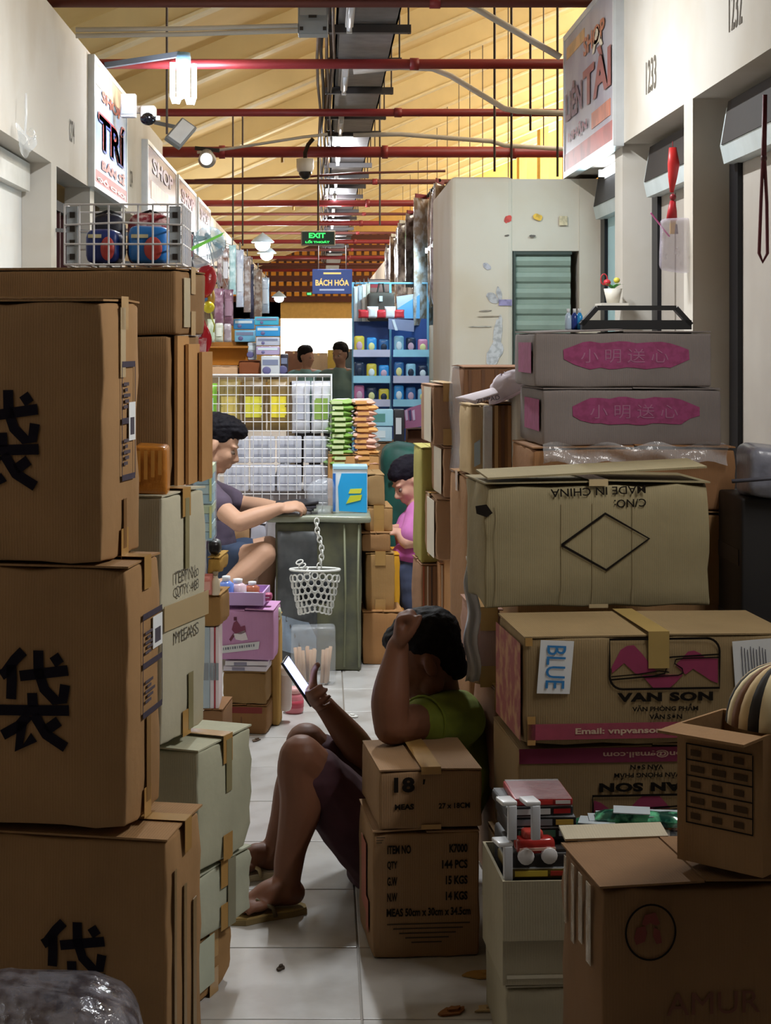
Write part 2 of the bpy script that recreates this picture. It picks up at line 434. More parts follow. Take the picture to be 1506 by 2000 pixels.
# far gable: lattice of openings over a beam and the bright way out
YE = 56.0
px = lambda u: P(u, 0, YE).x
pz = lambda v: P(0, v, YE).z
g = MB(); g.box(-6, px(548), YE, YE + .3, 0, pz(590)); g.box(px(692), 6, YE, YE + .3, 0, pz(590)); g.box(-6, 6, YE, YE + .3, pz(622), pz(588)); g.box(-6, 6, YE, YE + .3, pz(455), 9)
we = struct('wall_end', g, mat('#d6ac62', .85))
for k in range(7):
    v = 590 - k * 20; MB().box(-6, 6, YE - .1, YE + .2, pz(v), pz(v - 11.5)).build('lattice_rail', mat('#5a2f22', .8), we)
for k in range(48):
    x = -6 + k * .25; MB().box(x, x + .09, YE, YE + .15, pz(590), pz(455)).build('lattice_post', mat('#5a3a28', .8), we)
struct('wall_warm_backdrop', MB().box(-9, 9, YE + 3.0, YE + 3.3, pz(618), 12), mat('#c99a4a', .85))  # wall added behind the lattice to turn its openings warm yellow
w = MB(); w.box(-6, 6, -9.3, -9, 0, 8)
struct('wall_back', w, M_WALL)  # unseen, closed to keep daylight off the foreground fronts
# ================================================================== overhead: pipes, tray, conduits, lamps, signs
M_RED = mat('#8a2a2e', .45, scale=3, amt=.1)
M_BRN = mat('#5e2a22', .55, scale=3)
M_ROD = mat('#3b2a22', .6)
M_STEEL = mat('#6f7072', .5, metal=.5, scale=6)
M_TRAY = mat('#77787a', .55, metal=.35, scale=5, amt=.2)
M_COND = mat('#c9c3b8', .5, scale=4)
M_WHITE = mat('#d9dad8', .45, scale=3, amt=.05)
# sprinkler mains crossing the aisle
ORD = ['nearest', 'second', 'third', 'fourth', 'fifth', 'sixth', 'seventh', 'eighth', 'ninth', 'tenth', 'eleventh', 'twelfth', 'thirteenth', 'fourteenth', 'fifteenth', 'sixteenth', 'seventeenth', 'eighteenth']
ZP = EYE + 1.85
for k, (v, r) in enumerate(((5, .028), (125, .034), (220, .032), (297, .055), (355, .03), (397, .045), (418, .022), (436, .04), (455, .025), (472, .04), (488, .03), (503, .04), (516, .03), (528, .04))):
    Y = 1.85 * F / (CY - v)
    t = thing('sprinkler_pipe', '%s red pipe crossing overhead, counted from the camera' % ORD[k], 'pipe', (0, Y, ZP), group='red pipes across the ceiling')
    xa, xb = (-3.0, 3.4) if Y < 24 else (-3, 4.5)
    MB().tube([(xa, 0, 0), (xb, 0, 0)], r, 12).build('pipe', M_RED if r > .03 else M_BRN, t, True)
    for x in ((.62, 1.9, -1.0) if k in (1, 3) else (.62,)):
        MB().tube([(x - .03, 0, 0), (x + .03, 0, 0)], r * 1.22, 12).build('coupling', M_RED, t, True)
    MB().tube([(-2.2, 0, r), (-2.2, 0, roof_z(-2.2) - ZP)], .006, 6).build('hanger_rod', M_ROD, t)
    MB().tube([(2.2, 0, r), (2.2, 0, roof_z(2.2) - ZP)], .006, 6).build('hanger_rod', M_ROD, t)
    if k in (3, 5): MB().tube([(-.4, 0, -r), (-.4, 0, -r - .05)], .014, 8).build('sprinkler_head', mat('#b08a4a', .4, metal=.6), t)
# cable tray over the aisle with its hangers
ZT = EYE + 1.985
tr = thing('cable_tray', 'grey metal cable tray running down the middle of the ceiling', 'cable tray', (0, 8.5, ZT))
MB().box(.086, .475, -12, 44, 0, .012).box(.086, .098, -12, 44, 0, .11).box(.463, .475, -12, 44, 0, .11).build('trough', M_TRAY, tr)
for k in range(-8, 22):
    y = .9 + k * 1.45 + (.15 if k % 3 == 1 else 0)
    b = MB().box(.02, .56, y, y + .06, -.055, -.004).build('cross_bar', mat('#4d4a4b', .5, metal=.4), tr)
    for x in (.035, .545): MB().tube([(x, y + .03, -.06), (x, y + .03, roof_z(x) - ZT)], .006, 6).build('rod', M_ROD, b)
    MB().box(.10 + .01 * (k % 3), .46, y + .1, y + 1.3, -.02 + .006 * (k % 2), -.001).build('tray_section', mat('#8d8c8e' if k % 3 else '#77767a', .5, metal=.3, scale=9, amt=.25), tr)
for k, (x, z, r) in enumerate(((-.03, -.02, .011), (.0, .0, .012), (.035, -.03, .010), (.055, .02, .012), (.07, -.05, .009))):
    pts = [(x + .012 * math.sin(i * 1.9 + k), 9.2 + i * 1.45, ZT + z + .012 * math.sin(i * 2.3 + k * 2)) for i in range(26)]
    tag(MB().tube(pts, r, 6).build('power_cable', mat('#352019' if k % 2 else '#6d5a4c', .6), None, True), ['dark cable leftmost of the bundle beside the cable tray', 'pale brown cable second in the bundle beside the tray', 'dark cable in the middle of the bundle beside the tray', 'pale brown cable fourth in the bundle beside the tray', 'dark cable closest to the grey cable tray'][k], 'cable', 'cables beside the tray')
# fluorescent battens under the tray
for k in range(12):
    y = 9.75 + 2.75 * k if k < 11 else 6.9
    t = thing('tube_light', '%s fluorescent batten hung under the cable tray, counted from the camera' % ORD[(k + 1) % 12], 'lamp', (.165, y, ZT - .1), group='fluorescent battens under the tray')
    MB().soft(.05, 1.0, .035, r=.006, n=1, c=(0, .5, .03)).build('housing', M_WHITE, t)
    on = k >= 3
    MB().tube([(0, .04, .012), (0, .96, .012)], .014, 10).build('tube', mat('#eef4ff', .3, emit=9.0 if on else 0.0, amt=.02), t, True)
    for yy in (.02, .98): MB().cbox((0, yy, .012), .034, .03, .04).build('socket', M_WHITE, t)
    for yy in (.2, .8): MB().tube([(0, yy, .06), (0, yy, .075)], .005, 6).build('clip', M_STEEL, t)
    if k == 11: lamp('tube_glow', 'AREA', (.165, y + .5, ZT - .12), 88, (.93, .97, 1), .06, (0, 0, 0), .95)  # lit batten added out of view to brighten the mid aisle
    elif on and k % 2: lamp('tube_glow', 'POINT', (.165, y + .5, ZT - .17), 90, (.93, .96, 1), .15)
# electrical box and conduits
Y = 9.95
a, b = P(582, -20, Y), P(641, 66, Y)
t = thing('electrical_box', 'grey metal electrical box at the top beside the cable tray', 'electrical box', (a.x, Y, b.z))
w, h = b.x - a.x, a.z - b.z
MB().soft(w, .14, h, r=.008, n=2, c=(w / 2, .07, 0)).build('housing', mat('#8b8f92', .5, metal=.3), t)
MB().box(.01, w - .01, -.008, 0, h * .42, h * .95).build('cover', mat('#a5a8aa', .45, metal=.2), t)
MB().box(w * .35, w * .62, -.012, -.006, h * .36, h * .42).build('latch', M_DARK, t)
for x in (.02, w - .02): MB().cbox((x, -.004, .03), .02, .012, .02).build('screw', M_DARK, t)
for k, (va, vb) in enumerate(((58, 50), (70, 60))):
    a, b = P(148, va, Y), P(582, vb, Y)
    tag(MB().tube([a, (a + b) / 2 + Vector((0, 0, -.005)), b], .014, 8).build('conduit', M_COND, None, True), '%s of two pale conduits running from left wall to grey box' % ('upper', 'lower')[k], 'conduit')
for k, (pts, Y, lb) in enumerate(((((700, -8), (800, 2), (900, 3), (930, 16), (1095, 112)), 10.05, 'pale bent conduit running down to the big sign at top right'),
        (((690, 140), (780, 131), (845, 134), (880, 148), (985, 212), (1010, 217), (1120, 222)), 11.9, 'pale bent conduit under the second red pipe on the right'),
        (((690, 264), (780, 262), (960, 276), (985, 284), (1120, 292)), 15.2, 'pale conduit sagging to the right above the fourth red pipe'),
        (((385, 298), (450, 290), (590, 268), (640, 262)), 15.4, 'thin pale conduit rising from left spotlight to the tray'),
        (((380, 352), (600, 345), (700, 338), (870, 334)), 18.2, 'brown conduit just above the hanging dome camera'))):
    tag(MB().tube([P(u, v, Y) for u, v in pts], .02 if k < 3 else .013, 8).build('conduit', M_COND if k < 4 else M_BRN, None, True), lb, 'conduit')
# thin vertical drop rods in front of the roof
for k, (u, Y, v1) in enumerate(((326, 13.0, 262), (966, 12.6, 335), (999, 12.6, 350), (1036, 12.6, 255), (1089, 12.6, 345), (455, 22.0, 470), (474, 22.0, 480), (742, 21.0, 440))):
    a = P(u, v1, Y); z = roof_z(a.x) - .02
    t = tag(MB().tube([a, (a.x, Y, z)], .009 if k < 5 else .011, 6).build('drop_rod', M_ROD), ['thin dark rod hanging beside the bright left lamp', 'leftmost of four thin rods hanging before the yellow roof at right', 'second of four thin rods hanging before the yellow roof at right', 'third of four thin rods, the shortest, at right', 'thin rod hanging nearest to the big sign at right', 'left one of two far rods above the exit sign', 'right one of two far rods above the exit sign', 'far thin rod right of the exit sign'][k], 'rod', 'rods hanging from the roof')

# bright energy-saving lamp on its arm
Y = 11.6
base = P(358, 112, Y)
t = thing('bulb_lamp', 'glowing white energy saving lamp on a long arm at upper left', 'lamp', base)
a, b = P(205, 128, Y) - base, P(352, 106, Y) - base
MB().bar(a, b, .05, .035).build('arm', mat('#6d7683', .4, metal=.5), t)
MB().lathe([(.045, 0.03), (.05, 0), (.05, -.05), (.03, -.07)], 14).build('socket', mat('#7aa6c9', .4), t, True)
tb = MB()
for k in range(4):
    an = k * math.pi / 2 + .4; c, s = math.cos(an), math.sin(an); r1_, r2_ = .028, .075; L = .20 if k % 2 else .24
    tb.tube([(c * r1_, s * r1_, -.06), (c * r1_, s * r1_, -.06 - L * .85), (c * (r1_ + .012), s * (r1_ + .012), -.06 - L), (c * (r2_ - .012), s * (r2_ - .012), -.06 - L), (c * r2_, s * r2_, -.06 - L * .85), (c * r2_, s * r2_, -.04)], .019, 8)
tb.build('glowing_tube', mat('#eef3ff', .3, emit=22.0, amt=.0), t, True)
lamp('bulb_glow', 'POINT', base + Vector((0, -.02, -.17)), 55, (.90, .94, 1), .12)
# a few more of the same lamps further down the stalls
for k, (u, v, Y) in enumerate(((513, 470, 25.0), (521, 492, 30.0), (545, 578, 40.0))):
    base = P(u, v, Y)
    q = thing('bulb_lamp', ['small glowing lamp over the left stalls, above its twin', 'small glowing lamp over the left stalls, under its twin', 'farthest glowing lamp by the left edge of the bright exit'][k], 'lamp', base)
    MB().lathe([(.001, .12), (.11, .04), (.17, -.02), (.16, -.03)], 14).build('reflector', mat('#8fa0ac', .4), q, True)
    MB().ell((0, 0, -.06), (.11, .11, .09)).build('glowing_tube', mat('#eef3ff', .3, emit=16.0, amt=.0), q, True)
    lamp('bulb_glow', 'POINT', base + Vector((0, -.02, -.22)), 110, (.92, .96, 1), .15)

# cameras, floodlight, spotlight on the left
Y = 12.3; c = P(290, 232, Y)
t = thing('dome_camera', 'white security camera with black dome on the left wall', 'camera', c)
MB().soft(.11, .12, .09, r=.02, n=2, c=(0, 0, 0)).build('housing', M_WHITE, t, True)
MB().ell((.0, -.02, -.0), (.058, .06, .05)).build('dome', mat('#101018', .1), t, True)
MB().bar((-.28, .05, .06), (0, .02, .07), .05).build('bracket', M_COND, t); MB().cbox((.07, -.03, .0), .03, .03, .03).build('lens_cap', M_WHITE, t)
Y = 11.9; a, b = P(236, 184, Y), P(266, 230, Y)
t = thing('junction_box', 'white junction box at the edge of the left sign', 'junction box', (a.x, Y, b.z))
MB().soft(b.x - a.x, .08, a.z - b.z, r=.01, n=2, c=((b.x - a.x) / 2, 0, 0)).build('housing', M_WHITE, t)
MB().box(.01, b.x - a.x - .01, -.046, -.04, .02, (a.z - b.z) * .55).build('cover', mat('#b7bec2', .5), t)
Y = 13.2; c = P(352, 262, Y)
t = thing('floodlight', 'tilted grey floodlight with white panel at the upper left', 'lamp', c)
Mr = Matrix.Rotation(R(35), 4, 'Y') @ Matrix.Rotation(R(-35), 4, 'X')
MB().soft(.14, .05, .25, r=.01, n=2, M=Mr @ Matrix.Translation((0, 0, -.12))).build('housing', mat('#7d8083', .5, metal=.3), t)
MB().box(-.055, .055, -.032, -.026, -.10, .11, Mr).build('lens', mat('#cfd3d6', .2), t)
MB().bar((-.2, .1, .1), (0, .03, .05), .03).build('bracket', M_STEEL, t)
Y = 14.2; c = P(404, 305, Y)
t = thing('spotlight', 'small round spotlight below the tilted floodlight on left', 'lamp', c)
MB().lathe([(.03, .06), (.05, .03), (.075, -.05), (.07, -.07)], 14, M=Matrix.Rotation(R(60), 4, 'X')).build('housing', mat('#a9a29a', .4, metal=.3), t, True)
MB().ell((0, -.06, -.03), (.05, .03, .05)).build('bulb', mat('#f3f3f0', .2, emit=1.2), t, True)
MB().bar((-.1, .04, .07), (.1, .04, .05), .03).build('bracket', M_DARK, t)
Y = 17.2; c = P(596, 330, Y)
t = thing('dome_camera', 'white dome camera hanging under the fourth red pipe', 'camera', c)
MB().lathe([(.085, .10), (.085, .02), (.078, -.02), (.07, -.03)], 16).build('housing', M_WHITE, t, True)
MB().ell((0, 0, -.03), (.065, .065, .075)).build('dome', mat('#23242a', .08), t, True)
MB().tube([(0, 0, .1), (0, 0, .16), (.03, 0, .24), (.08, 0, .3)], .02, 8).build('bracket', M_DARK, t, True)

# EXIT sign and blue department sign
Y = 17.8; a, b = P(588, 451, Y), P(655, 480, Y); w, h = b.x - a.x, a.z - b.z
t = thing('exit_sign', 'green lit EXIT sign hanging in the middle of the aisle', 'sign', (a.x, Y, b.z))
MB().soft(w, .05, h, r=.008, n=1, c=(w / 2, 0, 0)).build('housing', mat('#b9ae9c', .5), t)
MB().box(.012, w - .012, -.029, -.024, .012, h - .012).build('panel', mat('#0c2f18', .3), t)
GRN = mat('#35ff62', .4, emit=1.6, amt=.0)
text_on(t, 'EXIT', (w * .47, -.031, h * .68), w * .48, h * .34, GRN, bold=.03); text_on(t, 'LỐI THOÁT', (w * .48, -.031, h * .27), w * .7, h * .2, GRN, bold=.03)
MB().tube([(w * .5, 0, h), (w * .5, 0, ZT - b.z)], .01, 6).build('hanger_rod', M_ROD, t)
Y = 34.9; a, b = P(610, 526, Y), P(688, 574, Y); w, h = b.x - a.x, a.z - b.z
t = thing('department_sign', 'dark blue hanging sign reading BÁCH HÓA over the aisle', 'sign', (a.x, Y, b.z))
MB().soft(w, .06, h, r=.01, n=1, c=(w / 2, 0, 0)).build('board', mat('#1f3f86', .5, emit=.25), t)
GLD = mat('#e3bf6b', .4, emit=.5)
text_on(t, 'BÁCH HÓA', (w * .5, -.035, h * .48), w * .84, h * .30, GLD, bold=.03)
MB().box(w * .28, w * .72, -.035, -.031, h * .8, h * .87).build('upper_line', GLD, t); MB().box(w * .18, w * .8, -.035, -.031, h * .13, h * .2).build('lower_line', mat('#9fb4dd', .5, emit=.2), t)
for x in (.12, w - .12): MB().tube([(x, 0, h), (x, 0, ZP - b.z)], .012, 6).build('hanger_rod', M_ROD, t)
t2 = thing('indicator_light', 'small green light under the dark blue sign', 'light', P(604, 574, 34.8))
MB().soft(.12, .05, .06, r=.01, n=1, c=(0, 0, -.03)).build('housing', M_DARK, t2); MB().box(-.04, .04, -.03, -.026, -.02, .02).build('lens', GRN, t2)

# big shop signs on both walls
def shop_sign(side, u0, u1, xs, zb, zt, lb, spec):
    y0 = xs * F / (u0 - CX); y1 = xs * F / (u1 - CX)
    if y0 > y1: y0, y1 = y1, y0
    wall = WR if xs > 0 else WL; th = wall - xs; L = y1 - y0; H = zt - zb
    t = thing('shop_sign', lb, 'sign', (xs, y0, zb))
    MB().box(min(0, th), max(0, th), 0, L, 0, H).build('housing', mat('#c9ccce', .4, metal=.3), t)
    e = -.006 if xs > 0 else .006; fw = .035
    fr = mat('#d4d8da', .35, metal=.4)
    for (ya, yb, za, zc) in ((0, L, 0, fw), (0, L, H - fw, H), (0, fw, fw, H - fw), (L - fw, L, fw, H - fw)):
        MB().box(min(2 * e, 0), max(2 * e, 0), ya, yb, za, zc).build('frame_bar', fr, t)
    MB().box(min(e, 0), max(e, 0), fw, L - fw, fw, H - fw).build('face_panel', spec['face'], t)
    for k, (col, ya, yb, za, zc) in enumerate(spec['bands']):
        MB().box(min(1.5 * e, 0), max(1.5 * e, 0), fw + ya * (L - 2 * fw), fw + yb * (L - 2 * fw), fw + za * (H - 2 * fw), fw + zc * (H - 2 * fw)).build('colour_band', mat(col, .4, 'blotch', scale=6), t)
    for s, col, yc, zc, w, h in spec['text']:
        text_on(t, s, (2.2 * e, yc * L, zc * H), w * L, h * H, mat(col, .4), '-x' if xs > 0 else '+x', bold=.035)
    return t
shop_sign('r', 1203, 1104, 1.43, EYE + .655 * 1.43, EYE + 1.24 * 1.43, 'big red and white shop sign in steel frame on the right wall',
    dict(face=mat('#a8a4ac', .35, 'blotch', scale=3, color2='#958f9e'), bands=[('#a9453c', 0, 1, 0, .13), ('#c79a63', .55, .95, .84, .93), ('#b9694a', .05, .4, .17, .28)],
         text=[('TÀI', '#8c4038', .30, .52, .52, .30), ('LIÊN', '#6d4152', .76, .50, .36, .24), ('SHOP', '#b2643f', .35, .76, .4, .12), ('A', '#d8c9b0', .28, .73, .2, .14), ('NHẬN', '#8a3d52', .68, .26, .4, .1)]))
shop_sign('l', 181, 246, -1.44, EYE + .66 * 1.44, EYE + 1.235 * 1.44, 'white shop sign with red and blue letters on the left wall',
    dict(face=mat('#9db6d6', .35, 'blotch', scale=3, color2='#b9c6da'), bands=[('#b23338', 0, 1, 0, .11), ('#d0b28d', 0, 1, .82, 1)],
         text=[('TRÍ', '#c03a44', .5, .50, .8, .34), ('TRÍ', '#3d57b5', .52, .485, .8, .34), ('BÁN SỈ', '#c2574d', .55, .22, .7, .1), ('ĐỒ CHƠI', '#f0e6e0', .5, .085, .85, .05), ('SHOP', '#b55a45', .5, .75, .6, .09)]))
for k, (u0, u1, c1, c2) in enumerate(((286, 343, '#7d604c', '#6b3828'), (347, 382, '#8d7868', '#7b3430'), (386, 410, '#a4907e', '#7b5a46'))):
    shop_sign('l', u0, u1, -1.43, EYE + .66 * 1.43, EYE + 1.13 * 1.43, ['brown sign wrapped in clear plastic behind the left sign', 'beige sign with red letters, third along left wall', 'farthest brown sign board along the left wall'][k],
        dict(face=mat(c1, .25, 'blotch', scale=5, color2=c2), bands=[('#8e2f2b', 0, 1, .02, .1), ('#c98d4d', .1, .7, .3, .55)], text=[('SHOP', '#7d2a26', .5, .75, .7, .2)]))

# wall battens: two cool ones at the cyan-lit goods, the rest added fill lamps
def batten(label, x, y, z, L, face, energy, colr):
    t = thing('wall_batten', label, 'lamp', (x, y, z))
    MB().box(min(0, -face * .04), max(0, -face * .04), 0, L, -.03, .03).build('housing', M_WHITE, t)
    MB().tube([(face * .02, .03, 0), (face * .02, L - .03, 0)], .014, 10).build('tube', mat('#eef4ff', .3, emit=9.0, amt=.02), t, True)
    for yy in (.015, L - .015): MB().cbox((face * .015, yy, 0), .04, .025, .04).build('socket', M_WHITE, t)
    lamp('tube_glow', 'AREA', (x + face * .06, y + L / 2, z - .02), energy, colr, .05, (0, R(-70 * face), 0), L)
batten('wall batten lamp in the cyan lit shop doorway behind the right sign', r1 - .06, 9.0, LINT - .035, .7, -1, 4.5, (.62, .92, 1))
batten('added fill lamp out of view on the left wall before the white door', WL + .04, 6.6, 2.42, .9, 1, 5, (.93, .97, 1))  # lamp added outside the frame to brighten the white door
batten('added fill lamp out of view on the left wall nearest the camera', WL + .04, 2.4, 2.45, 1.0, 1, .7, (.97, .98, 1))  # weak fill added out of view for the right pile's fronts
batten('added fill lamp out of view on the right wall nearest the camera', WR - .04, 3.2, 2.45, 1.0, -1, 24, (1, .97, .92))  # fill added out of view to brighten the left stack's sides
batten('added fill lamp hidden far inside the left stalls', -3.0, 23, 2.35, 1.2, 1, 60, (1, .96, .9))  # hidden lamp added to lift the black stalls left of the exit
batten('cool batten lamp over the blue lit display rack', .80, 12.1, 2.20, .9, -1, 14, (.55, .86, 1))
# ================================================================== cartons
M_TAPE = mat('#b08a52', .25, amt=.08, scale=20, spec=.6)
M_TAPEC = mat('#c9b48c', .2, amt=.05, spec=.7, alpha=.75)
INK = ink('#1b1612'); INKM = ink('#7c2a4a'); WHITE_P = mat('#dfe3e6', .7, amt=.03)
class Carton: pass
def carton(label, u0, u1, v0, v1, Y, D, col='#b98e5c', yaw=0.0, piv='L', seam='y', tape=True, flaps=True, warp=.003, crush=.004, group=None, open_=False, cat='box', name='cardboard_box', tmat=None, tside=.06, fang=None, tbot=True):
    s = F / Y; c = Carton(); c.s = s; c.W = W_ = (u1 - u0) / s; c.H = H = (v1 - v0) / s; c.D = D; c.piv = piv
    c.up = u0 if piv == 'L' else u1; c.v1 = v1
    base = P(c.up, v1, Y); base.z = max(base.z, 0.0)
    e = c.e = thing(name, label, cat, base, R(yaw), group)
    c.x0 = 0 if piv == 'L' else -W_; c.x1 = c.x0 + W_; xm = (c.x0 + c.x1) / 2
    c.m = m = card(col); seed = int(u0 * 7 + v0) % 97 + 1; rr = random.Random(seed); n = 7
    if open_:
        b = MB(); th = .006
        b.box(c.x0, c.x1, 0, D, 0, th)
        b.box(c.x0, c.x1, 0, th, th, H); b.box(c.x0, c.x1, D - th, D, th, H); b.box(c.x0, c.x0 + th, th, D - th, th, H); b.box(c.x1 - th, c.x1, th, D - th, th, H)
        c.body = b.build('body', m, e)
        fl = D * .42
        for nm, o, ax, ang, L, wd in (('flap', (xm, 0, H), 'X', -1, fl, W_), ('flap', (xm, D, H), 'X', 1, fl, W_)):
            Mx = Matrix.Translation(o) @ Matrix.Rotation(R(ang * (fang if fang is not None else rr.uniform(-20, 25))), 4, 'X')
            MB().box(-wd / 2, wd / 2, min(0, ang * L), max(0, ang * L), -.005, 0, Mx).build('flap', m, e)
    else:
        top = .005 if flaps else 0
        c.body = MB().soft(W_, D, H - top, r=.007, n=n, warp=warp, seed=seed, crush=crush, c=(xm, D / 2, 0)).build('body', m, e, True)
        if flaps:
            g = .003
            for k in (0, 1):
                t1, t2 = rr.uniform(0, 2.2), rr.uniform(-.6, .6)
                if seam == 'y':
                    wd = W_ / 2 - g; ox = c.x0 + .002 if k == 0 else c.x1 - .002
                    Mx = Matrix.Translation((ox, D / 2, H - top)) @ Matrix.Rotation(R(-t1 if k == 0 else t1), 4, 'Y') @ Matrix.Rotation(R(t2), 4, 'X')
                    MB().box(0 if k == 0 else -wd, wd if k == 0 else 0, -D / 2 + .002, D / 2 - .002, 0, .004, Mx).build('flap', m, e)
                else:
                    wd = D / 2 - g; oy = .002 if k == 0 else D - .002
                    Mx = Matrix.Translation((xm, oy, H - top)) @ Matrix.Rotation(R(t1 if k == 0 else -t1), 4, 'X')
                    MB().box(-W_ / 2 + .002, W_ / 2 - .002, 0 if k == 0 else -wd, wd if k == 0 else 0, 0, .004, Mx).build('flap', m, e)
        if tape:
            tw = .05; tz = H + .007; tm = tmat or M_TAPE
            if seam == 'y':
                bx_ = [(xm - tw / 2, xm + tw / 2, -.003, D + .003, tz - .001, tz), (xm - tw / 2, xm + tw / 2, -.0045, -.0035, H - tside, tz), (xm - tw / 2, xm + tw / 2, -.0045, -.0035, 0, tside)]
            else:
                bx_ = [(c.x0 - .003, c.x1 + .003, D / 2 - tw / 2, D / 2 + tw / 2, tz - .001, tz)]
                for xx in (c.x0 - .0045, c.x1 + .0035): bx_ += [(xx, xx + .001, D / 2 - tw / 2, D / 2 + tw / 2, H - tside, tz), (xx, xx + .001, D / 2 - tw / 2, D / 2 + tw / 2, 0, tside)]
            if not tbot: bx_ = bx_[:2]
            for b6 in bx_: MB().box(*b6).build('tape', tm, e)
    return c
def lx(c, u): return (u - c.up) / c.s
def lz(c, v): return (c.v1 - v) / c.s
FY_ = -.0028
def f_text(c, s, u, v, wpx, hpx, m=None, bold=.03, rot=0, **k):
    return text_on(c.e, s, (lx(c, u), FY_, lz(c, v)), wpx / c.s, hpx / c.s, m or INK, bold=bold, rot=R(rot), **k)
def f_poly(c, pts, m, name='print', y=FY_ + .001, th=.0006):
    return MB().prism([(lx(c, u), lz(c, v)) for u, v in pts], y, y + th, 'xz').build(name, m, c.e)
def f_rect(c, u0, v0, u1, v1, m, name='print', y=FY_ + .001): return f_poly(c, [(u0, v1), (u1, v1), (u1, v0), (u0, v0)], m, name, y)
def f_line(c, pts, wpx, m=None, name='printed_line', y=FY_ - .0004):
    q = MB(); stroke(q, [(lx(c, u), lz(c, v)) for u, v in pts], wpx / c.s, y); return q.build(name, m or INK, c.e)
def rounded(u0, v0, u1, v1, r, corners='1111', n=6):
    out = []
    for (cx, cy, a0, on, px_, py_) in ((u1 - r, v0 + r, -90, corners[1], u1, v0), (u1 - r, v1 - r, 0, corners[2], u1, v1), (u0 + r, v1 - r, 90, corners[3], u0, v1), (u0 + r, v0 + r, 180, corners[0], u0, v0)):
        if on == '0': out.append((px_, py_)); continue
        for k in range(n + 1):
            a = R(a0 + 90 * k / n); out.append((cx + r * math.cos(a), cy + r * math.sin(a)))
    return out
DAI = [[(115, 715), (60, 770), (0, 850), (-30, 870)], [(38, 800), (40, 900), (36, 1015)], [(92, 870), (230, 850), (403, 825)], [(212, 708), (214, 840), (250, 945), (320, 1012), (370, 1010), (385, 915)],
       [(312, 735), (350, 790)], [(172, 972), (176, 1060)], [(-60, 1085), (170, 1080), (410, 1072)], [(150, 1110), (85, 1180), (-20, 1240)], [(110, 1150), (85, 1320), (185, 1245)], [(185, 1105), (262, 1225), (388, 1300)], [(345, 1140), (262, 1200)]]
def dai(c, du, dv, k=1.0, cut=None):
    """the large brushed character on the cartons of the left stack"""
    q = MB()
    for st in DAI:
        pts = [((p[0] / 3.1375 - 64) * k + 64 + du, (p[1] / 3.1375 + 1050 - 1372) * k + 1372 + dv) for p in st]
        stroke(q, [(lx(c, u), lz(c, v)) for u, v in pts], 21 * k / c.s, FY_)
    q.build('brushed_character', ink('#1d1822'), c.e)
def side_frame(c, rows, ys, zs, lab=None):
    """ruled table with smudged writing on the right-hand face"""
    q = MB(); x = c.x1 + .0042; y0, y1 = ys[0] * c.D, ys[1] * c.D; z0, z1 = zs[0] * c.H, zs[1] * c.H
    for k in range(rows + 1):
        z = z0 + (z1 - z0) * k / rows; q.box(x, x + .0006, y0, y1, z - .006, z + .006)
    for y in (y0, y1): q.box(x, x + .0006, y - .0015, y + .0015, z0, z1)
    q.build('printed_table', ink('#4a4450'), c.e)
    for k in range(rows):
        q = MB(); z = z0 + (z1 - z0) * (k + .22) / rows; h = (z1 - z0) / rows * .5
        for j in range(5): q.box(x, x + .0006, y0 + (y1 - y0) * (.12 + .1 * (j % 2)), y0 + (y1 - y0) * (.42 + .1 * ((j * 7) % 3)), z + h * j / 5, z + h * (j + .6) / 5)
        q.build('printed_writing', ink('#5b5258'), c.e)
    if lab:
        MB().box(x, x + .001, y0 + (y1 - y0) * .5, y1, z0 + (z1 - z0) * lab[0], z0 + (z1 - z0) * lab[1]).build('paper_label', WHITE_P, c.e)
        MB().box(x + .001, x + .0014, y0 + (y1 - y0) * .6, y1 - (y1 - y0) * .1, z0 + (z1 - z0) * (lab[0] + .05), z0 + (z1 - z0) * (lab[0] + (lab[1] - lab[0]) * .6)).build('label_writing', ink('#54505a'), c.e)

TAN = '#a07d57'
# ---- left front stack, three big cartons with a brushed character
A = carton('big brown carton with brushed black character, topmost of the left front stack', -260, 203, 583, 1105, 3.4, .26, TAN, -10, 'R', seam='x', crush=.006)
dai(A, -60, -513); side_frame(A, 2, (.42, .78), (.31, .75), (.32, .66))
MB().box(.003, .0045, .10, .135, A.H * .70, A.H * .97).build('torn_tape', M_TAPEC, A.e)
MB().box(.004, .0052, .12, .14, .02, .12).build('tape_end', mat('#7d5b35', .4), A.e)
B = carton('big brown carton with complete brushed character, middle of the left front stack', -210, 252, 1106, 1625, 3.4, .24, TAN, -10, 'R', seam='x', crush=.006)
dai(B, 0, 0); side_frame(B, 2, (.35, .95), (.40, .78), (.62, .95))
MB().box(.004, .0052, .11, .14, .03, .20).build('tape_end', mat('#8a6a42', .4), B.e)
C_ = carton('biggest brown carton at the bottom of the left front stack', -130, 328, 1640, 2210, 3.4, .27, TAN, -11, 'R', seam='x', crush=.009, warp=.006)
dai(C_, 76, 529, .92)
for k in range(3): MB().box(.004, .0055, .03 + .07 * k, .045 + .075 * k, .05 + .03 * k, .5 - .05 * k).build('torn_strip', mat('#8a7350', .5), C_.e)
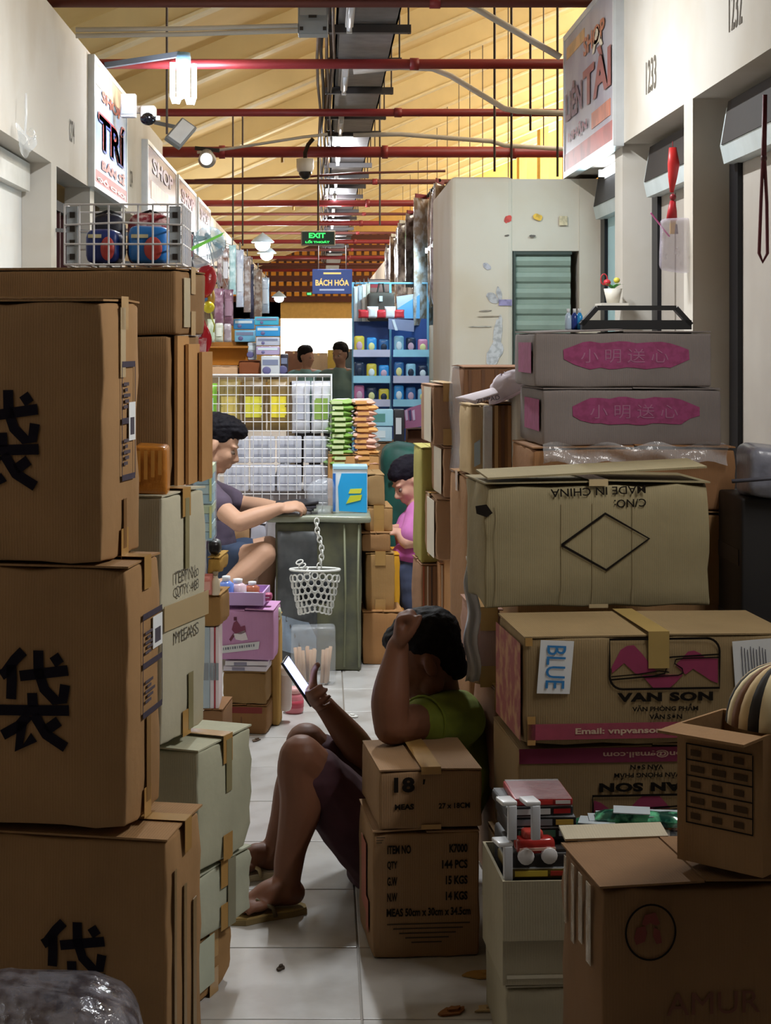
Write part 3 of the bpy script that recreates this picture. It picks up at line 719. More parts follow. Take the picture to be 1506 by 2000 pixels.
# ---- second column behind the left stack
D1 = carton('wide brown carton on top behind the left front stack, below the wire crate', -120, 345, 522, 655, 4.15, .34, '#8a6a48', -8, 'R', seam='x', crush=.003)
MB().box(.004, .005, .06, .13, .02, .14).build('clear_tape', M_TAPEC, D1.e)
D2 = carton('tall brown carton under the wide one behind the left stack', -120, 330, 656, 958, 4.15, .36, '#8a6a48', -8, 'R', flaps=False, tape=False, seam='x')
for k, y in enumerate((.03, .10, .2)):
    MB().box(.006 + .012 * k, .014 + .012 * k, y, y + .13, .005, D2.H - .02 * k).build('side_panel', card('#b58a5a'), D2.e)
side_frame(D2, 2, (.5, .9), (.25, .65), (.5, .85))
E1 = carton('whitish carton with faded print leaning under the amber bundle', 120, 317, 968, 1462, 3.92, .28, '#bdb8a2', -17, 'R', seam='x', crush=.004)
for k, (z, txt) in enumerate(((.66, 'ITEM No'), (.60, 'QTY: 48'), (.42, 'MEAS'))): text_on(E1.e, txt, (E1.x1 + .005, .14, E1.H * z), .15, .028, ink('#65625a'), '+x', bold=.0)
MB().box(E1.x1 + .004, E1.x1 + .0055, .0, E1.D, E1.H * .46, E1.H * .56).build('clear_tape', M_TAPEC, E1.e)
MB().box(E1.x1 + .004, E1.x1 + .0052, .13, .155, E1.H * .68, E1.H * .97).build('tape', mat('#8d8665', .4), E1.e); MB().box(E1.x1 + .004, E1.x1 + .0052, .15, .18, .01, E1.H * .25).build('tape', mat('#8d8665', .4), E1.e)
F1 = carton('pale green carton with a taped flap, third in the left back column', 130, 388, 1466, 1712, 3.98, .30, '#b7b7a0', -22, 'R', seam='x', crush=.006, warp=.006)
MB().box(F1.x1 + .004, F1.x1 + .0052, .14, .17, F1.H * .55, F1.H * .98).build('tape_end', mat('#8d8665', .4), F1.e)
G1 = carton('small pale carton with a taped side near the barefoot man\'s sandals', 200, 380, 1716, 1852, 4.0, .30, '#b9bca8', -24, 'R', seam='x', crush=.006)
MB().box(G1.x1 + .004, G1.x1 + .0052, .16, .2, 0, G1.H).build('tape_end', mat('#8f8d78', .4), G1.e)
H1 = carton('brown carton on the floor at the bottom of the left back column', 150, 374, 1854, 1977, 4.0, .24, '#a98357', -20, 'R', seam='x', crush=.006)
MB().box(H1.x1 + .004, H1.x1 + .0055, .0, .12, .03, H1.H).build('pale_patch', mat('#b9c0ac', .7), H1.e)

# ---- the two cartons under the seated man's elbow
U0 = carton('brown shipping carton standing on the floor in mid aisle', 727, 941, 1625, 1875, 4.34, .32, '#98795a', 5, 'L', tape=False, crush=.003)
for k, (l, r) in enumerate((('ITEM NO', 'K7000'), ('QTY', '144 PCS'), ('G.W', '15 KGS'), ('N.W', '14 KGS'))):
    v = 1661 + k * 31; f_text(U0, l, 756 + len(l) * 3.4, v, len(l) * 6.6, 17, bold=.035); f_text(U0, r, 915 - len(r) * 3.6, v, len(r) * 7.2, 17, bold=.035)
f_text(U0, 'MEAS 50cm x 30cm x 34.5cm', 838, 1784, 166, 16, bold=.03)
for k in range(5): f_rect(U0, 756 + 12 * k, 1806 + k * 9, 920 - 14 * k, 1808.5 + k * 9, ink('#4b3f34'), 'small_print')
for k in range(3): f_rect(U0, 735, 1636 + 5 * k, 752 - 3 * k, 1638 + 5 * k, ink('#5b4c3e'), 'small_print')
MB().box(U0.x0 - .005, U0.x0 - .004, .10, .2, .09, .26).box(U0.x0 - .005, U0.x0 - .004, .05, .1, .05, .13).build('red_print', mat('#a5604e', .8), U0.e)
U1 = carton('brown carton marked 18 under the seated man\'s elbow', 740, 946, 1505, 1622, 4.34, .34, '#98795a', 6, 'L', seam='y', crush=.002, tside=.012)
f_text(U1, '18', 790, 1534, 41, 30, bold=.04); f_text(U1, '′', 829, 1529, 5, 10, bold=.06); f_text(U1, 'MEAS', 790, 1577, 38, 11, bold=.04); f_text(U1, '27 x 18CM', 889, 1577, 62, 11, bold=.03)

# ---- right front pile
RED_B = mat('#8f2f55', .75, amt=.1, scale=30)
V3 = carton('brown carton on the floor at the bottom of the right pile', 1000, 1540, 1690, 1945, 4.12, .36, '#a98862', 4, 'L', seam='y')
def van_son(c, flip):
    cu, cv = 1303, 1303                                             # emblem centre on the upright carton
    def T(u, v): return (u, v) if not flip else (2 * cu - u + flip[0], 2 * cv - v + flip[1])
    def poly(p, m, y=FY_ + .001): f_poly(c, [T(*q) for q in p], m, 'emblem_shape', y)
    def line(p, w): f_line(c, [T(*q) for q in p], w, name='emblem_line')
    rot = 180 if flip else 0
    poly([(1197, 1306), (1215, 1272), (1228, 1264), (1242, 1263), (1258, 1280), (1275, 1302), (1289, 1316), (1275, 1318), (1262, 1319), (1245, 1319), (1222, 1298), (1198, 1317)], RED_B)
    poly([(1325, 1303), (1338, 1290), (1350, 1277), (1362, 1275), (1375, 1281), (1385, 1290), (1410, 1292), (1410, 1340), (1396, 1335), (1382, 1325), (1360, 1311), (1345, 1322), (1332, 1310)], RED_B)
    poly([(1258, 1322), (1340, 1322), (1325, 1338), (1314, 1347), (1280, 1347), (1268, 1334)], RED_B)
    line([(1196, 1330), (1280, 1324), (1303, 1319), (1307, 1308), (1288, 1300), (1292, 1290), (1320, 1287), (1412, 1283)], 3.2)
    line([(1196, 1324), (1250, 1320), (1292, 1314), (1312, 1317)], 2.4)
    line([(1325, 1292), (1340, 1290), (1412, 1289)], 2.4); line([(1325, 1292), (1323, 1300), (1338, 1310), (1340, 1319), (1330, 1323), (1260, 1326)], 2.4)
    fr = rounded(1193, 1251, 1413, 1349, 26, '0101'); line(fr + [fr[0], fr[1]], 4.5)
    tu, tv = T(1304, 1365); f_text(c, 'VAN SON', tu, tv, 192, 18, bold=.055, rot=rot, sp=1.1)
    tu, tv = T(1304, 1386); f_text(c, 'VĂN PHÒNG PHẨM', tu, tv, 132, 14, bold=.03, rot=rot)
    tu, tv = T(1305, 1403); f_text(c, 'VÂN SƠN', tu, tv, 66, 12, bold=.03, rot=rot)
V2 = carton('upside down brown carton with wine red band under the upright twin', 1012, 1545, 1463, 1686, 4.1, .36, '#917a59', 4, 'L', seam='y', tape=False)
f_rect(V2, 1014, 1463, 1545, 1492, mat('#7b2448', .75, amt=.1)); f_text(V2, 'Email: vnpvanson@gmail.com', 1335, 1476, 310, 15, mat('#c9a596', .8), rot=180, bold=.02)
van_son(V2, (-34, 300))
V1 = carton('brown carton with mountain emblem and BLUE label in the right pile', 1022, 1560, 1242, 1459, 4.08, .34, '#937e5c', 4.5, 'L', seam='y', tmat=mat('#a98f55', .3, spec=.6), tside=.08, tbot=False)
van_son(V1, None)
f_rect(V1, 1030, 1415, 1556, 1446, mat('#9b4055', .75, amt=.15, scale=40)); f_text(V1, 'Email: vnpvanson@gmail.com', 1275, 1431, 300, 16, mat('#cdb29b', .8), bold=.03)
lb = f_poly(V1, [(1048, 1354), (1113, 1356), (1122, 1253), (1056, 1250)], WHITE_P, 'paper_label', FY_ - .002); text_on(V1.e, 'BLUE', (lx(V1, 1085), FY_ - .004, lz(V1, 1303)), 84 / V1.s, 38 / V1.s, mat('#2f7fc0', .6), rot=R(-93), bold=.005)
f_poly(V1, [(1445, 1362), (1560, 1340), (1560, 1250), (1438, 1258)], WHITE_P, 'paper_label', FY_ - .002)
for k in range(9): f_line(V1, [(1456 + k * 6, 1268 + (k % 3) * 3), (1460 + k * 6, 1330 - (k % 4) * 6)], 1.6, ink('#5a5a66'), 'label_writing', FY_ - .004)
MB().box(V1.x0 - .0055, V1.x0 - .0045, .01, V1.D - .01, .012, V1.H - .02).build('side_print', mat('#8e4a48', .8, 'blotch', scale=25, color2='#ab7d5c'), V1.e)
f_rect(V1, 1026, 1246, 1040, 1262, M_TAPE, 'tape'); f_rect(V1, 1030, 1400, 1046, 1456, M_TAPE, 'tape')
X1 = carton('battered olive brown carton with a black diamond outline', 945, 1400, 943, 1190, 4.47, .30, '#918668', 5, 'L', seam='y', crush=.010, warp=.008, tmat=M_TAPEC, tside=.01)
f_line(X1, [(1099, 1066), (1186, 1005), (1274, 1055), (1188, 1116), (1099, 1066), (1110, 1058)], 5)
f_text(X1, 'MADE IN CHINA', 1172, 961, 190, 16, rot=182, bold=.01); f_text(X1, 'C/NO:', 1236, 985, 64, 16, rot=182, bold=.01)
for u in (968, 1098, 1160, 1240): f_rect(X1, u, 985, u + 1.4, 1180, mat('#8d7f5f', .8), 'crease')
f_poly(X1, [(928, 988), (950, 985), (962, 1002), (950, 1010), (930, 1003)], INK, 'torn_hole', FY_ - .001)
X1f = MB().box(.01, X1.W - .012, -.004, .17, 0, .005, Matrix.Translation((0, 0, X1.H + .008)) @ Matrix.Rotation(R(-2.6), 4, 'Y') @ Matrix.Rotation(R(3), 4, 'X')).build('lifted_flap', X1.m, X1.e)
W2 = carton('dark brown carton behind the diamond carton against the shop front', 1010, 1462, 1003, 1660, 5.0, .40, '#9a7752', 2, 'L', seam='y')
W1 = carton('brown carton wrapped in clear film below the two pink brushed boxes', 1040, 1442, 874, 1000, 5.0, .42, '#9c7350', 2, 'L', seam='y', tape=False)
MB().soft(W1.W * .22, W1.D * .5, W1.H * 1.02, r=.02, n=4, warp=.012, seed=5, c=(W1.x1 - W1.W * .1, .2, .0)).build('clear_film', film('#8f8a96', .45), W1.e, True)
MB().grid(lambda a, b: (W1.W * (.05 + .9 * a), -.012 - .01 * math.sin(9 * a + 5 * b), W1.H * (.75 + .3 * b) + .008 * math.sin(23 * a)), 26, 6).build('film_edge', film('#d8dade', .35), W1.e, True)
BR = mat('#8d3a66', .8, 'blotch', scale=45, color2='#803259')
def brushed(c, u0, u1, v, h, seed):
    rr = random.Random(seed); top = []; bot = []
    for k in range(15):
        u = u0 + (u1 - u0) * k / 14; e = min(k, 14 - k); a = min(1, .35 + e * .3)
        top.append((u + rr.uniform(-3, 3), v - h * a + rr.uniform(-3, 2))); bot.append((u + rr.uniform(-3, 3), v + h * a + rr.uniform(-2, 3)))
    f_poly(c, list(reversed(bot)) + top if False else bot + list(reversed(top)), BR, 'brush_patch')
    f_text(c, '小明送心', (u0 + u1) / 2 - 4, v + 1, (u1 - u0) * .70, h * 1.1, mat('#9c6482', .8), bold=-.004, sp=1.5)
P2 = carton('grey cardboard box with pink brush lettering, lower of two', 1060, 1415, 758, 872, 5.02, .40, '#837a77', 3, 'L', seam='y', tape=False, crush=.002); brushed(P2, 1120, 1368, 803, 25, 3)
P1 = carton('grey cardboard box with pink brush lettering, upper of two', 1044, 1393, 647, 757, 5.02, .40, '#837a77', 2, 'L', seam='y', tape=False, crush=.002); brushed(P1, 1102, 1348, 694, 25, 4)
for c in (P1, P2): MB().box(c.x0 - .0055, c.x0 - .0045, .03, c.D * .7, c.H * .25, c.H * .8).build('side_brush_patch', BR, c.e)
# lower front on the right
T0 = carton('pale carton on the floor below the box of toys', 986, 1345, 1927, 2066, 3.75, .30, '#a39b84', 3, 'L', seam='y')
T1 = carton('open carton full of packaged toys in the right pile', 982, 1345, 1722, 1925, 3.75, .30, '#a39b84', 3, 'L', open_=True, fang=-86)
f_rect(T1, 990, 1745, 1340, 1790, mat('#8e8468', .35, spec=.5), 'tape'); f_rect(T1, 990, 1905, 1340, 1912, mat('#c9c3ae', .4), 'edge_tape')
K1 = carton('dark brown carton with a round stamp at the lower right corner', 1170, 1600, 1732, 2306, 3.2, .29, '#7d5f42', 6.5, 'L', seam='y', tape=False, crush=.010, warp=.006)
q = MB(); stroke(q, [(lx(K1, 1273 + 50 * math.cos(a)), lz(K1, 1824 + 54 * math.sin(a))) for a in [2 * math.pi * k / 40 for k in range(42)]], 4 / K1.s, FY_); q.build('stamp_ring', INK, K1.e)
for poly in ([(1262, 1790), (1283, 1786), (1292, 1808), (1285, 1812), (1272, 1806), (1262, 1812), (1256, 1808)], [(1245, 1815), (1262, 1812), (1266, 1825), (1262, 1842), (1244, 1848), (1240, 1836)], [(1280, 1815), (1292, 1822), (1296, 1846), (1285, 1848), (1278, 1832)]):
    f_poly(K1, poly, mat('#6b2a22', .8), 'stamp_shape')
f_text(K1, 'AMUR', 1400, 1968, 190, 44, mat('#6a4030', .9), bold=.0)
for k in range(4): MB().box(K1.x0 - .006, K1.x0 - .0045, .04 + .06 * k, .07 + .055 * k, K1.H - .16 + .02 * (k % 2), K1.H - .01).build('clear_tape', film('#c9bfae', .5), K1.e)
N1 = carton('brown carton with ruled table print leaning on the round stamp carton', 1300, 1490, 1440, 1715, 3.18, .17, '#8c6c4a', -42, 'R', open_=True)
q = MB()
for k in range(6): q.box(N1.x0 + .02, -.02, FY_, FY_ + .0006, N1.H * (.86 - .115 * k), N1.H * (.86 - .115 * k) + .0025)
for x in (N1.x0 + .02, -.02): q.box(x, x + .002, FY_, FY_ + .0006, N1.H * .285, N1.H * .86)
q.build('printed_table', INK, N1.e)
q = MB()
for k in range(5):
    for j in range(3): q.box(N1.x0 + .03 + .045 * j, N1.x0 + .05 + .045 * j + .008 * (k % 2), FY_, FY_ + .0006, N1.H * (.78 - .115 * k), N1.H * (.78 - .115 * k) + .012)
q.build('printed_writing', ink('#4a3826'), N1.e)
# column of cartons behind the right pile, whose edges face the aisle
carton('pinkish carton edge behind the olive diamond carton, above the leaning man', 925, 985, 1190, 1342, 4.9, .30, '#b08a78', 3, 'L', seam='y', crush=.006)
carton('brown carton behind the mountain emblem carton, next to the leaning man', 964, 1002, 1344, 1560, 4.86, .34, '#a5806a', 5, 'L', seam='y', crush=.007)
carton('brown carton on the floor behind the leaning man', 968, 1002, 1562, 1744, 4.86, .30, '#9d7a62', 5, 'L', seam='y', crush=.007)
# ================================================================== people
def limb(mb, pts, rs, n=14):
    """tapering limb through the joints, rounded at both ends"""
    P3 = [Vector(p) for p in pts]; out = []; ro = []
    for i in range(len(P3) - 1):
        p0, p1, p2, p3 = P3[max(i - 1, 0)], P3[i], P3[i + 1], P3[min(i + 2, len(P3) - 1)]
        for k in range(5):
            t = k / 5
            q = 0.5 * ((2 * p1) + (p2 - p0) * t + (2 * p0 - 5 * p1 + 4 * p2 - p3) * t * t + (3 * p1 - p0 - 3 * p2 + p3) * t ** 3)
            out.append(q); ro.append(rs[i] + (rs[i + 1] - rs[i]) * (t * t * (3 - 2 * t)))
    out.append(P3[-1]); ro.append(rs[-1])
    mb.tube(out, ro, n)
    mb.ell(out[0], (ro[0],) * 3, n, 8); mb.ell(out[-1], (ro[-1],) * 3, n, 8)
def flesh(mb, name, m, parent, voxel=.006, smooth=4, wrinkle=0.0, wscale=12):
    me = bpy.data.meshes.new(name); me.from_pydata(mb.v, [], mb.f); me.update()
    o = bpy.data.objects.new(name, me); COL.objects.link(o)
    rm = o.modifiers.new('r', 'REMESH'); rm.mode = 'VOXEL'; rm.voxel_size = voxel
    if smooth: sm = o.modifiers.new('s', 'SMOOTH'); sm.iterations = smooth; sm.factor = .5
    dg = bpy.context.evaluated_depsgraph_get(); dg.update()
    me2 = bpy.data.meshes.new_from_object(o.evaluated_get(dg)); o.modifiers.clear(); o.data = me2; bpy.data.meshes.remove(me)
    me2.name = name; me2.materials.clear(); me2.materials.append(m)
    if wrinkle:
        n = len(me2.vertices); co = np.empty(n * 3); me2.vertices.foreach_get('co', co); co = co.reshape(-1, 3); nr = np.empty(n * 3); me2.vertices.foreach_get('normal', nr); nr = nr.reshape(-1, 3)
        for i in range(n):
            p = Vector(co[i]); q = mnoise.noise(p * wscale) + .5 * mnoise.noise(Vector((p.x * 3, p.y * 3, p.z * wscale * 2.2)))
            co[i] += nr[i] * wrinkle * q
        me2.vertices.foreach_set('co', co.ravel()); me2.update()
    me2.polygons.foreach_set('use_smooth', [True] * len(me2.polygons))
    o.parent = parent
    return o
def frame(o, x, z):
    """matrix with local x along x and local z near z"""
    x = Vector(x).normalized(); z = Vector(z); y = z.cross(x).normalized(); z = x.cross(y)
    M = Matrix((x, y, z)).transposed().to_4x4(); M.translation = Vector(o); return M
def add_head(mb, M, k=1.0):
    S = M @ Matrix.Scale(k, 4)
    def e(c, r): mb.ell(S @ Vector(c), r, 16, 11, M=S.to_3x3().to_4x4())
    e((-.012, 0, .045), (.096, .075, .088)); e((.028, 0, -.015), (.064, .060, .085)); e((.058, 0, -.086), (.027, .028, .021))
    for y in (-1, 1):
        e((.006, y * .046, -.055), (.035, .018, .032)); e((.058, y * .034, -.018), (.028, .022, .028)); e((-.008, y * .077, -.002), (.019, .009, .032)); e((.075, y * .028, .034), (.018, .026, .010))
    mb.tube([S @ Vector(p) for p in ((.086, 0, .024), (.098, 0, .0), (.112, 0, -.020), (.100, 0, -.030))], [.008 * k, .009 * k, .013 * k, .010 * k], 10)
    for y in (-1, 1): e((.097, y * .011, -.027), (.010, .008, .008))
    e((.088, 0, -.052), (.012, .022, .007)); e((.086, 0, -.064), (.012, .020, .008))
def add_eyes(M, parent, k=1.0):
    S = M @ Matrix.Scale(k, 4)
    for y in (-1, 1):
        o = MB().ell(S @ Vector((.077, y * .031, .008)), (.0112 * k,) * 3, 12, 8).build('eye', mat('#8a7a6e', .3), parent, True)
        MB().ell(S @ Vector((.0850, y * .031, .006)), (.0056 * k,) * 3, 10, 7).build('iris', mat('#1d120c', .15), o, True)
def add_hair(M, parent, k=1.0, col='#14100f', extra=(), voxel=.006, name='hair', wr=.004):
    S = M @ Matrix.Scale(k, 4); mb = MB()
    for c, r in [((-.024, 0, .066), (.099, .083, .085)), ((-.060, 0, .012), (.052, .070, .078)), ((-.01, 0, .085), (.088, .078, .068))] + list(extra):
        mb.ell(S @ Vector(c), r, 18, 12, M=S.to_3x3().to_4x4())
    return flesh(mb, name, mat(col, .7, amt=.3, scale=60, bump=.4, spec=.15), parent, voxel, 2, wr, 55)
def add_hand(mb, M, curl=(30, 35, 25), mirror=False, thumb=(.62, .66, -.35), tcurl=25, k=1.0, spread=1.0):
    sy = -1 if mirror else 1; S = M @ Matrix.Scale(k, 4)
    T = lambda p: S @ Vector((p[0], sy * p[1], p[2]))
    limb(mb, [T((-.02, 0, 0)), T((.01, 0, 0))], [.026 * k, .026 * k])
    mb.ell(T((.045, 0, 0)), (.052, .041, .016), 14, 9, M=S.to_3x3().to_4x4()); mb.ell(T((.03, .024, -.008)), (.030, .018, .016), 12, 8, M=S.to_3x3().to_4x4())
    for i, (y, L, r) in enumerate(((.029, .070, .0088), (.010, .078, .0090), (-.010, .072, .0086), (-.028, .056, .0078))):
        p = Vector((.082 - abs(y - .005) * .2, y * spread, 0)); a = 0.0; pts = [Vector((.06, y * .9, 0)), p.copy()]; rs = [r * 1.1, r * 1.08]
        for j, f in enumerate((.46, .30, .24)):
            a += R(curl[j] * (1 + .12 * i)); p = p + Vector((math.cos(a), 0, -math.sin(a))) * L * f; pts.append(p.copy()); rs.append(r * (1 - .08 * (j + 1)))
        limb(mb, [T(q) for q in pts], [q * k for q in rs], 9)
    if curl[0] > 60: mb.ell(T((.080, 0, -.024)), (.026, .036, .022), 12, 8, M=S.to_3x3().to_4x4())
    d = Vector(thumb).normalized(); p = Vector((.012, .026, -.008)); pts = [p.copy()]; rs = [.014]
    for j, L in enumerate((.036, .030, .024)):
        p = p + d * L; pts.append(p.copy()); rs.append(.0115 - .001 * j)
        d = (d + Vector((math.sin(R(tcurl)), -math.sin(R(tcurl)) * .6, -math.sin(R(tcurl)) * .2))).normalized()
    limb(mb, [T(q) for q in pts], [q * k for q in rs], 9)
def add_foot(mb, ankle, heel, toe, w=.042, up=Vector((0, 0, 1))):
    ankle, heel, toe = Vector(ankle), Vector(heel), Vector(toe); d = (toe - heel); L = d.length; d.normalize(); s = up.cross(d).normalized()
    limb(mb, [ankle, heel + d * .035 + up * .045, heel + d * .012 + up * .034], [.036, .038, .034])
    limb(mb, [ankle + d * .01 - up * .005, heel + d * L * .45 + up * .045, heel + d * L * .72 + up * .026], [.036, .032, .024])
    limb(mb, [heel + d * .02 + up * .030, heel + d * L * .4 + up * .024 - s * .012, heel + d * L * .74 + up * .020], [.030, .026, .022])
    mb.ell(heel + d * L * .70 + up * .020, (.05, .05, .02), 14, 8, M=Matrix((d, s, up)).transposed().to_4x4())
    mb.ell(heel + d * L * .48 + up * .032, (L * .30, .034, .026), 14, 8, M=Matrix((d, s, up)).transposed().to_4x4())
    for i in range(5):
        y = (i - 2) * .0185; a = heel + d * L * .72 + s * y + up * .018; ln = (.99, .98, .95, .91, .87)[i]
        b = heel + d * L * ln + s * y * 1.12 + up * .012
        limb(mb, [a, (a + b) / 2 + up * .004, b], [.012, .0105, .0135 if i == 0 else .0095], 9)
SKIN = lambda c: mat(c, .55, amt=.06, scale=14, spec=.35)

# ---------------- the barefoot man leaning on the right pile with a phone
man = thing('person', 'seated person in olive green shirt and dark shorts looking at a phone', 'person', P(790, 1745, 4.95))
O = man.location.copy()
def L_(p): return Vector(p) - O
def PP(u, v, Y): return P(u, v, Y) - O
pel = PP(792, 1655, 5.0); bel = PP(836, 1578, 5.02); chest = PP(872, 1480, 5.02); nb = PP(878, 1392, 5.0)
shn, eln, wrn = PP(893, 1402, 4.86), PP(764, 1420, 4.615), PP(777, 1264, 4.655)
shf, elf, wrf = PP(862, 1408, 5.16), PP(722, 1490, 5.06), PP(634, 1378, 4.985)
hip_n, knee_n, ank_n = PP(770, 1680, 4.90), PP(588, 1478, 4.70), PP(560, 1728, 4.69)
hip_f, knee_f, ank_f = PP(775, 1668, 5.10), PP(598, 1452, 5.04), PP(536, 1672, 5.03)
HM = frame(PP(834, 1292, 4.86), (-.93, .05, -.36), (-.36, 0, .93))
b = MB()
limb(b, [pel, bel, chest, nb], [.13, .13, .135, .075])
limb(b, [PP(878, 1400, 5.0), PP(862, 1362, 4.93), HM @ Vector((-.02, 0, -.02))], [.062, .056, .055])
limb(b, [nb, shn], [.07, .062]); limb(b, [nb, shf], [.07, .062])
limb(b, [shn, (shn + eln) / 2, eln], [.062, .055, .047]); limb(b, [eln, eln + (wrn - eln) * .35 + Vector((-.008, 0, 0)), wrn], [.047, .052, .031])
limb(b, [shf, (shf + elf) / 2, elf], [.058, .050, .042]); limb(b, [elf, elf + (wrf - elf) * .35, wrf], [.042, .047, .030])
limb(b, [hip_n, (hip_n + knee_n) / 2, knee_n], [.105, .085, .060]); limb(b, [knee_n, knee_n + (ank_n - knee_n) * .12 + Vector((-.004, 0, 0)), knee_n + (ank_n - knee_n) * .38 + Vector((.014, 0, 0)), knee_n + (ank_n - knee_n) * .75, ank_n], [.060, .057, .058, .042, .036])
limb(b, [hip_f, (hip_f + knee_f) / 2, knee_f], [.105, .085, .060]); limb(b, [knee_f, knee_f + (ank_f - knee_f) * .12, knee_f + (ank_f - knee_f) * .38, knee_f + (ank_f - knee_f) * .75, ank_f], [.060, .055, .056, .042, .036])
fz = .021
h1, t1 = L_((P(580, 1780, 4.70).x, 4.70, fz)), L_((P(458, 1780, 4.62).x, 4.62, fz + .002)); add_foot(b, ank_n, h1, t1)
h2, t2 = L_((P(545, 1715, 5.03).x, 5.03, fz)), L_((P(446, 1715, 4.97).x, 4.97, fz + .002)); add_foot(b, ank_f, h2, t2)
add_head(b, HM, 1.0)
add_hand(b, frame(wrn, (.10, .10, 1), (-1, .1, .12)), (78, 95, 55), mirror=True, thumb=(.75, .35, -.6), tcurl=40)
PN, PL = Vector((.80, -.22, .55)).normalized(), Vector((-.55, 0, .83)).normalized()
hx = (Vector((-.12, -.98, -.02)))
add_hand(b, frame(PP(618, 1358, 4.965), hx, -PN), (28, 45, 40), thumb=(.20, .80, -.62), tcurl=22)
body = flesh(b, 'body', SKIN('#6f4733'), man, .0052, 5)
add_eyes(HM, man)
add_hair(HM, man, 1.0, '#120e0e', [((.055, 0, .088), (.045, .062, .038)), ((-.07, 0, -.03), (.035, .056, .05))], .006)
# shirt
s = MB()
limb(s, [pel + Vector((.02, 0, .03)), bel, chest, nb + Vector((.01, 0, -.03))], [.148, .150, .155, .095])
limb(s, [nb + Vector((.005, 0, -.035)), shn + Vector((0, 0, -.005))], [.078, .080]); limb(s, [nb + Vector((.005, 0, -.035)), shf], [.078, .078])
sl = shn + (eln - shn) * .52
limb(s, [shn, (shn + sl) / 2, sl + Vector((0, 0, -.003))], [.078, .074, .070]); limb(s, [shf, shf + (elf - shf) * .5], [.075, .068])
sh = flesh(s, 'shirt', mat('#6f7a1e', .85, amt=.2, scale=20), man, .007, 3, .006, 16)
for k, (a, bb) in enumerate((((.42, .2, .1), (.6, 0, .3)),)):
    c0 = sl; q = (eln - shn).normalized(); Mq = frame(c0, q, (0, 0, 1))
    MB().tube([Mq @ Vector((0, .071 * math.cos(t), .071 * math.sin(t))) for t in [2 * math.pi * i / 20 for i in range(20)]], .004, 6, True).build('sleeve_hem', mat('#6d7a1a', .9), sh, True)
# shorts
s = MB(); kn = hip_n + (knee_n - hip_n) * .84; kf = hip_f + (knee_f - hip_f) * .86
limb(s, [pel + Vector((.03, 0, .04)), pel], [.150, .150]); s.ell(pel + Vector((-.02, -.03, -.06)), (.15, .16, .07))
limb(s, [hip_n, (hip_n + kn) / 2 + Vector((.005, 0, -.02)), kn + Vector((.004, 0, -.008))], [.118, .105, .080]); limb(s, [hip_f, (hip_f + kf) / 2, kf], [.118, .100, .076])
flesh(s, 'shorts', mat('#43202c', .85, amt=.2, scale=18), man, .007, 3, .006, 14)
# the phone in his far hand and his sandals
pc = P(584, 1330, 4.925)
ph = thing('smartphone', 'glowing smartphone held by the seated person in green shirt', 'phone', pc - PL * .075)
Mp = Matrix((PL.cross(PN).normalized(), PL, PN)).transposed().to_4x4()
ph.rotation_euler = Mp.to_euler()
MB().soft(.072, .150, .0085, r=.004, n=2, c=(0, .075, -.004)).build('case', mat('#15161c', .3), ph, True)
MB().box(-.033, .033, .005, .145, .0046, .0052).build('screen', mat('#aab8ff', .1, emit=2.2, amt=.0), ph)
for yy in (.025, .06, .1): MB().box(-.028, .028, yy, yy + .02, .0053, .0056).build('screen_panel', mat('#e8eaff', .1, emit=2.5, amt=.0), ph)
MB().soft(.022, .03, .003, r=.001, n=1, c=(.02, .12, -.0072)).build('camera_bump', mat('#08080a', .2), ph)
for k, (h, t, lb) in enumerate(((h1, t1, 'olive brown flip flop under the near bare foot'), (h2, t2, 'cream flip flop under the far bare foot'))):
    h, t = h + O, t + O; d = (t - h); d.z = 0; Lf = d.length + .035; ang = math.atan2(d.y, d.x)
    f = thing('flip_flop', lb, 'sandal', (h.x, h.y, 0), ang)
    out = [(-.02, -.03), (.04, -.038), (.12, -.034), (.19, -.046), (.235, -.04), (.26, -.01), (.255, .025), (.21, .046), (.12, .036), (.04, .038), (-.02, .03), (-.032, 0)]
    ly = [(x * Lf / .27, y) for x, y in out]
    MB().prism(ly, .001, .015, 'xy').build('sole', mat(('#7d6a42', '#c9bfa0')[k], .8), f); MB().prism([(x * .97, y * .93) for x, y in ly], .015, .019, 'xy').build('footbed', mat(('#a38a55', '#d8cfb5')[k], .85), f)
    for sgn in (-1, 1):
        MB().tube([(.195 * Lf / .27, .004, .02), (.16 * Lf / .27, sgn * .026, .058), (.11 * Lf / .27, sgn * .042, .035), (.10 * Lf / .27, sgn * .040, .012)], .006, 8).build('strap', mat(('#5b4c30', '#b9a67a')[k], .6), f, True)

# ---------------- the seller on the left, bent over his goods
man2 = thing('person', 'seller in dark purple shirt sitting bent over the covered box', 'person', P(415, 1260, 8.35))
O = man2.location.copy()
pel = PP(405, 1112, 8.4); chest = PP(385, 1000, 8.4); nb = PP(396, 950, 8.38)
HM = frame(PP(424, 872, 8.36), (.90, -.05, -.42), (.42, 0, .90))
shn, eln, wrn = PP(402, 968, 8.17), PP(466, 1021, 8.02), PP(545, 993, 8.08)
shf, elf, wrf = PP(405, 962, 8.60), PP(476, 985, 8.62), PP(560, 995, 8.46)
hip_n, knee_n, ank_n = PP(412, 1118, 8.28), PP(514, 1083, 8.1), PP(444, 1142, 8.02)
hip_f, knee_f, ank_f = PP(412, 1112, 8.5), PP(524, 1070, 8.52), PP(505, 1215, 8.5)
b = MB()
limb(b, [pel, chest, nb], [.14, .145, .07]); limb(b, [nb, HM @ Vector((-.03, 0, -.03))], [.065, .058])
limb(b, [nb, shn], [.07, .06]); limb(b, [nb, shf], [.07, .06])
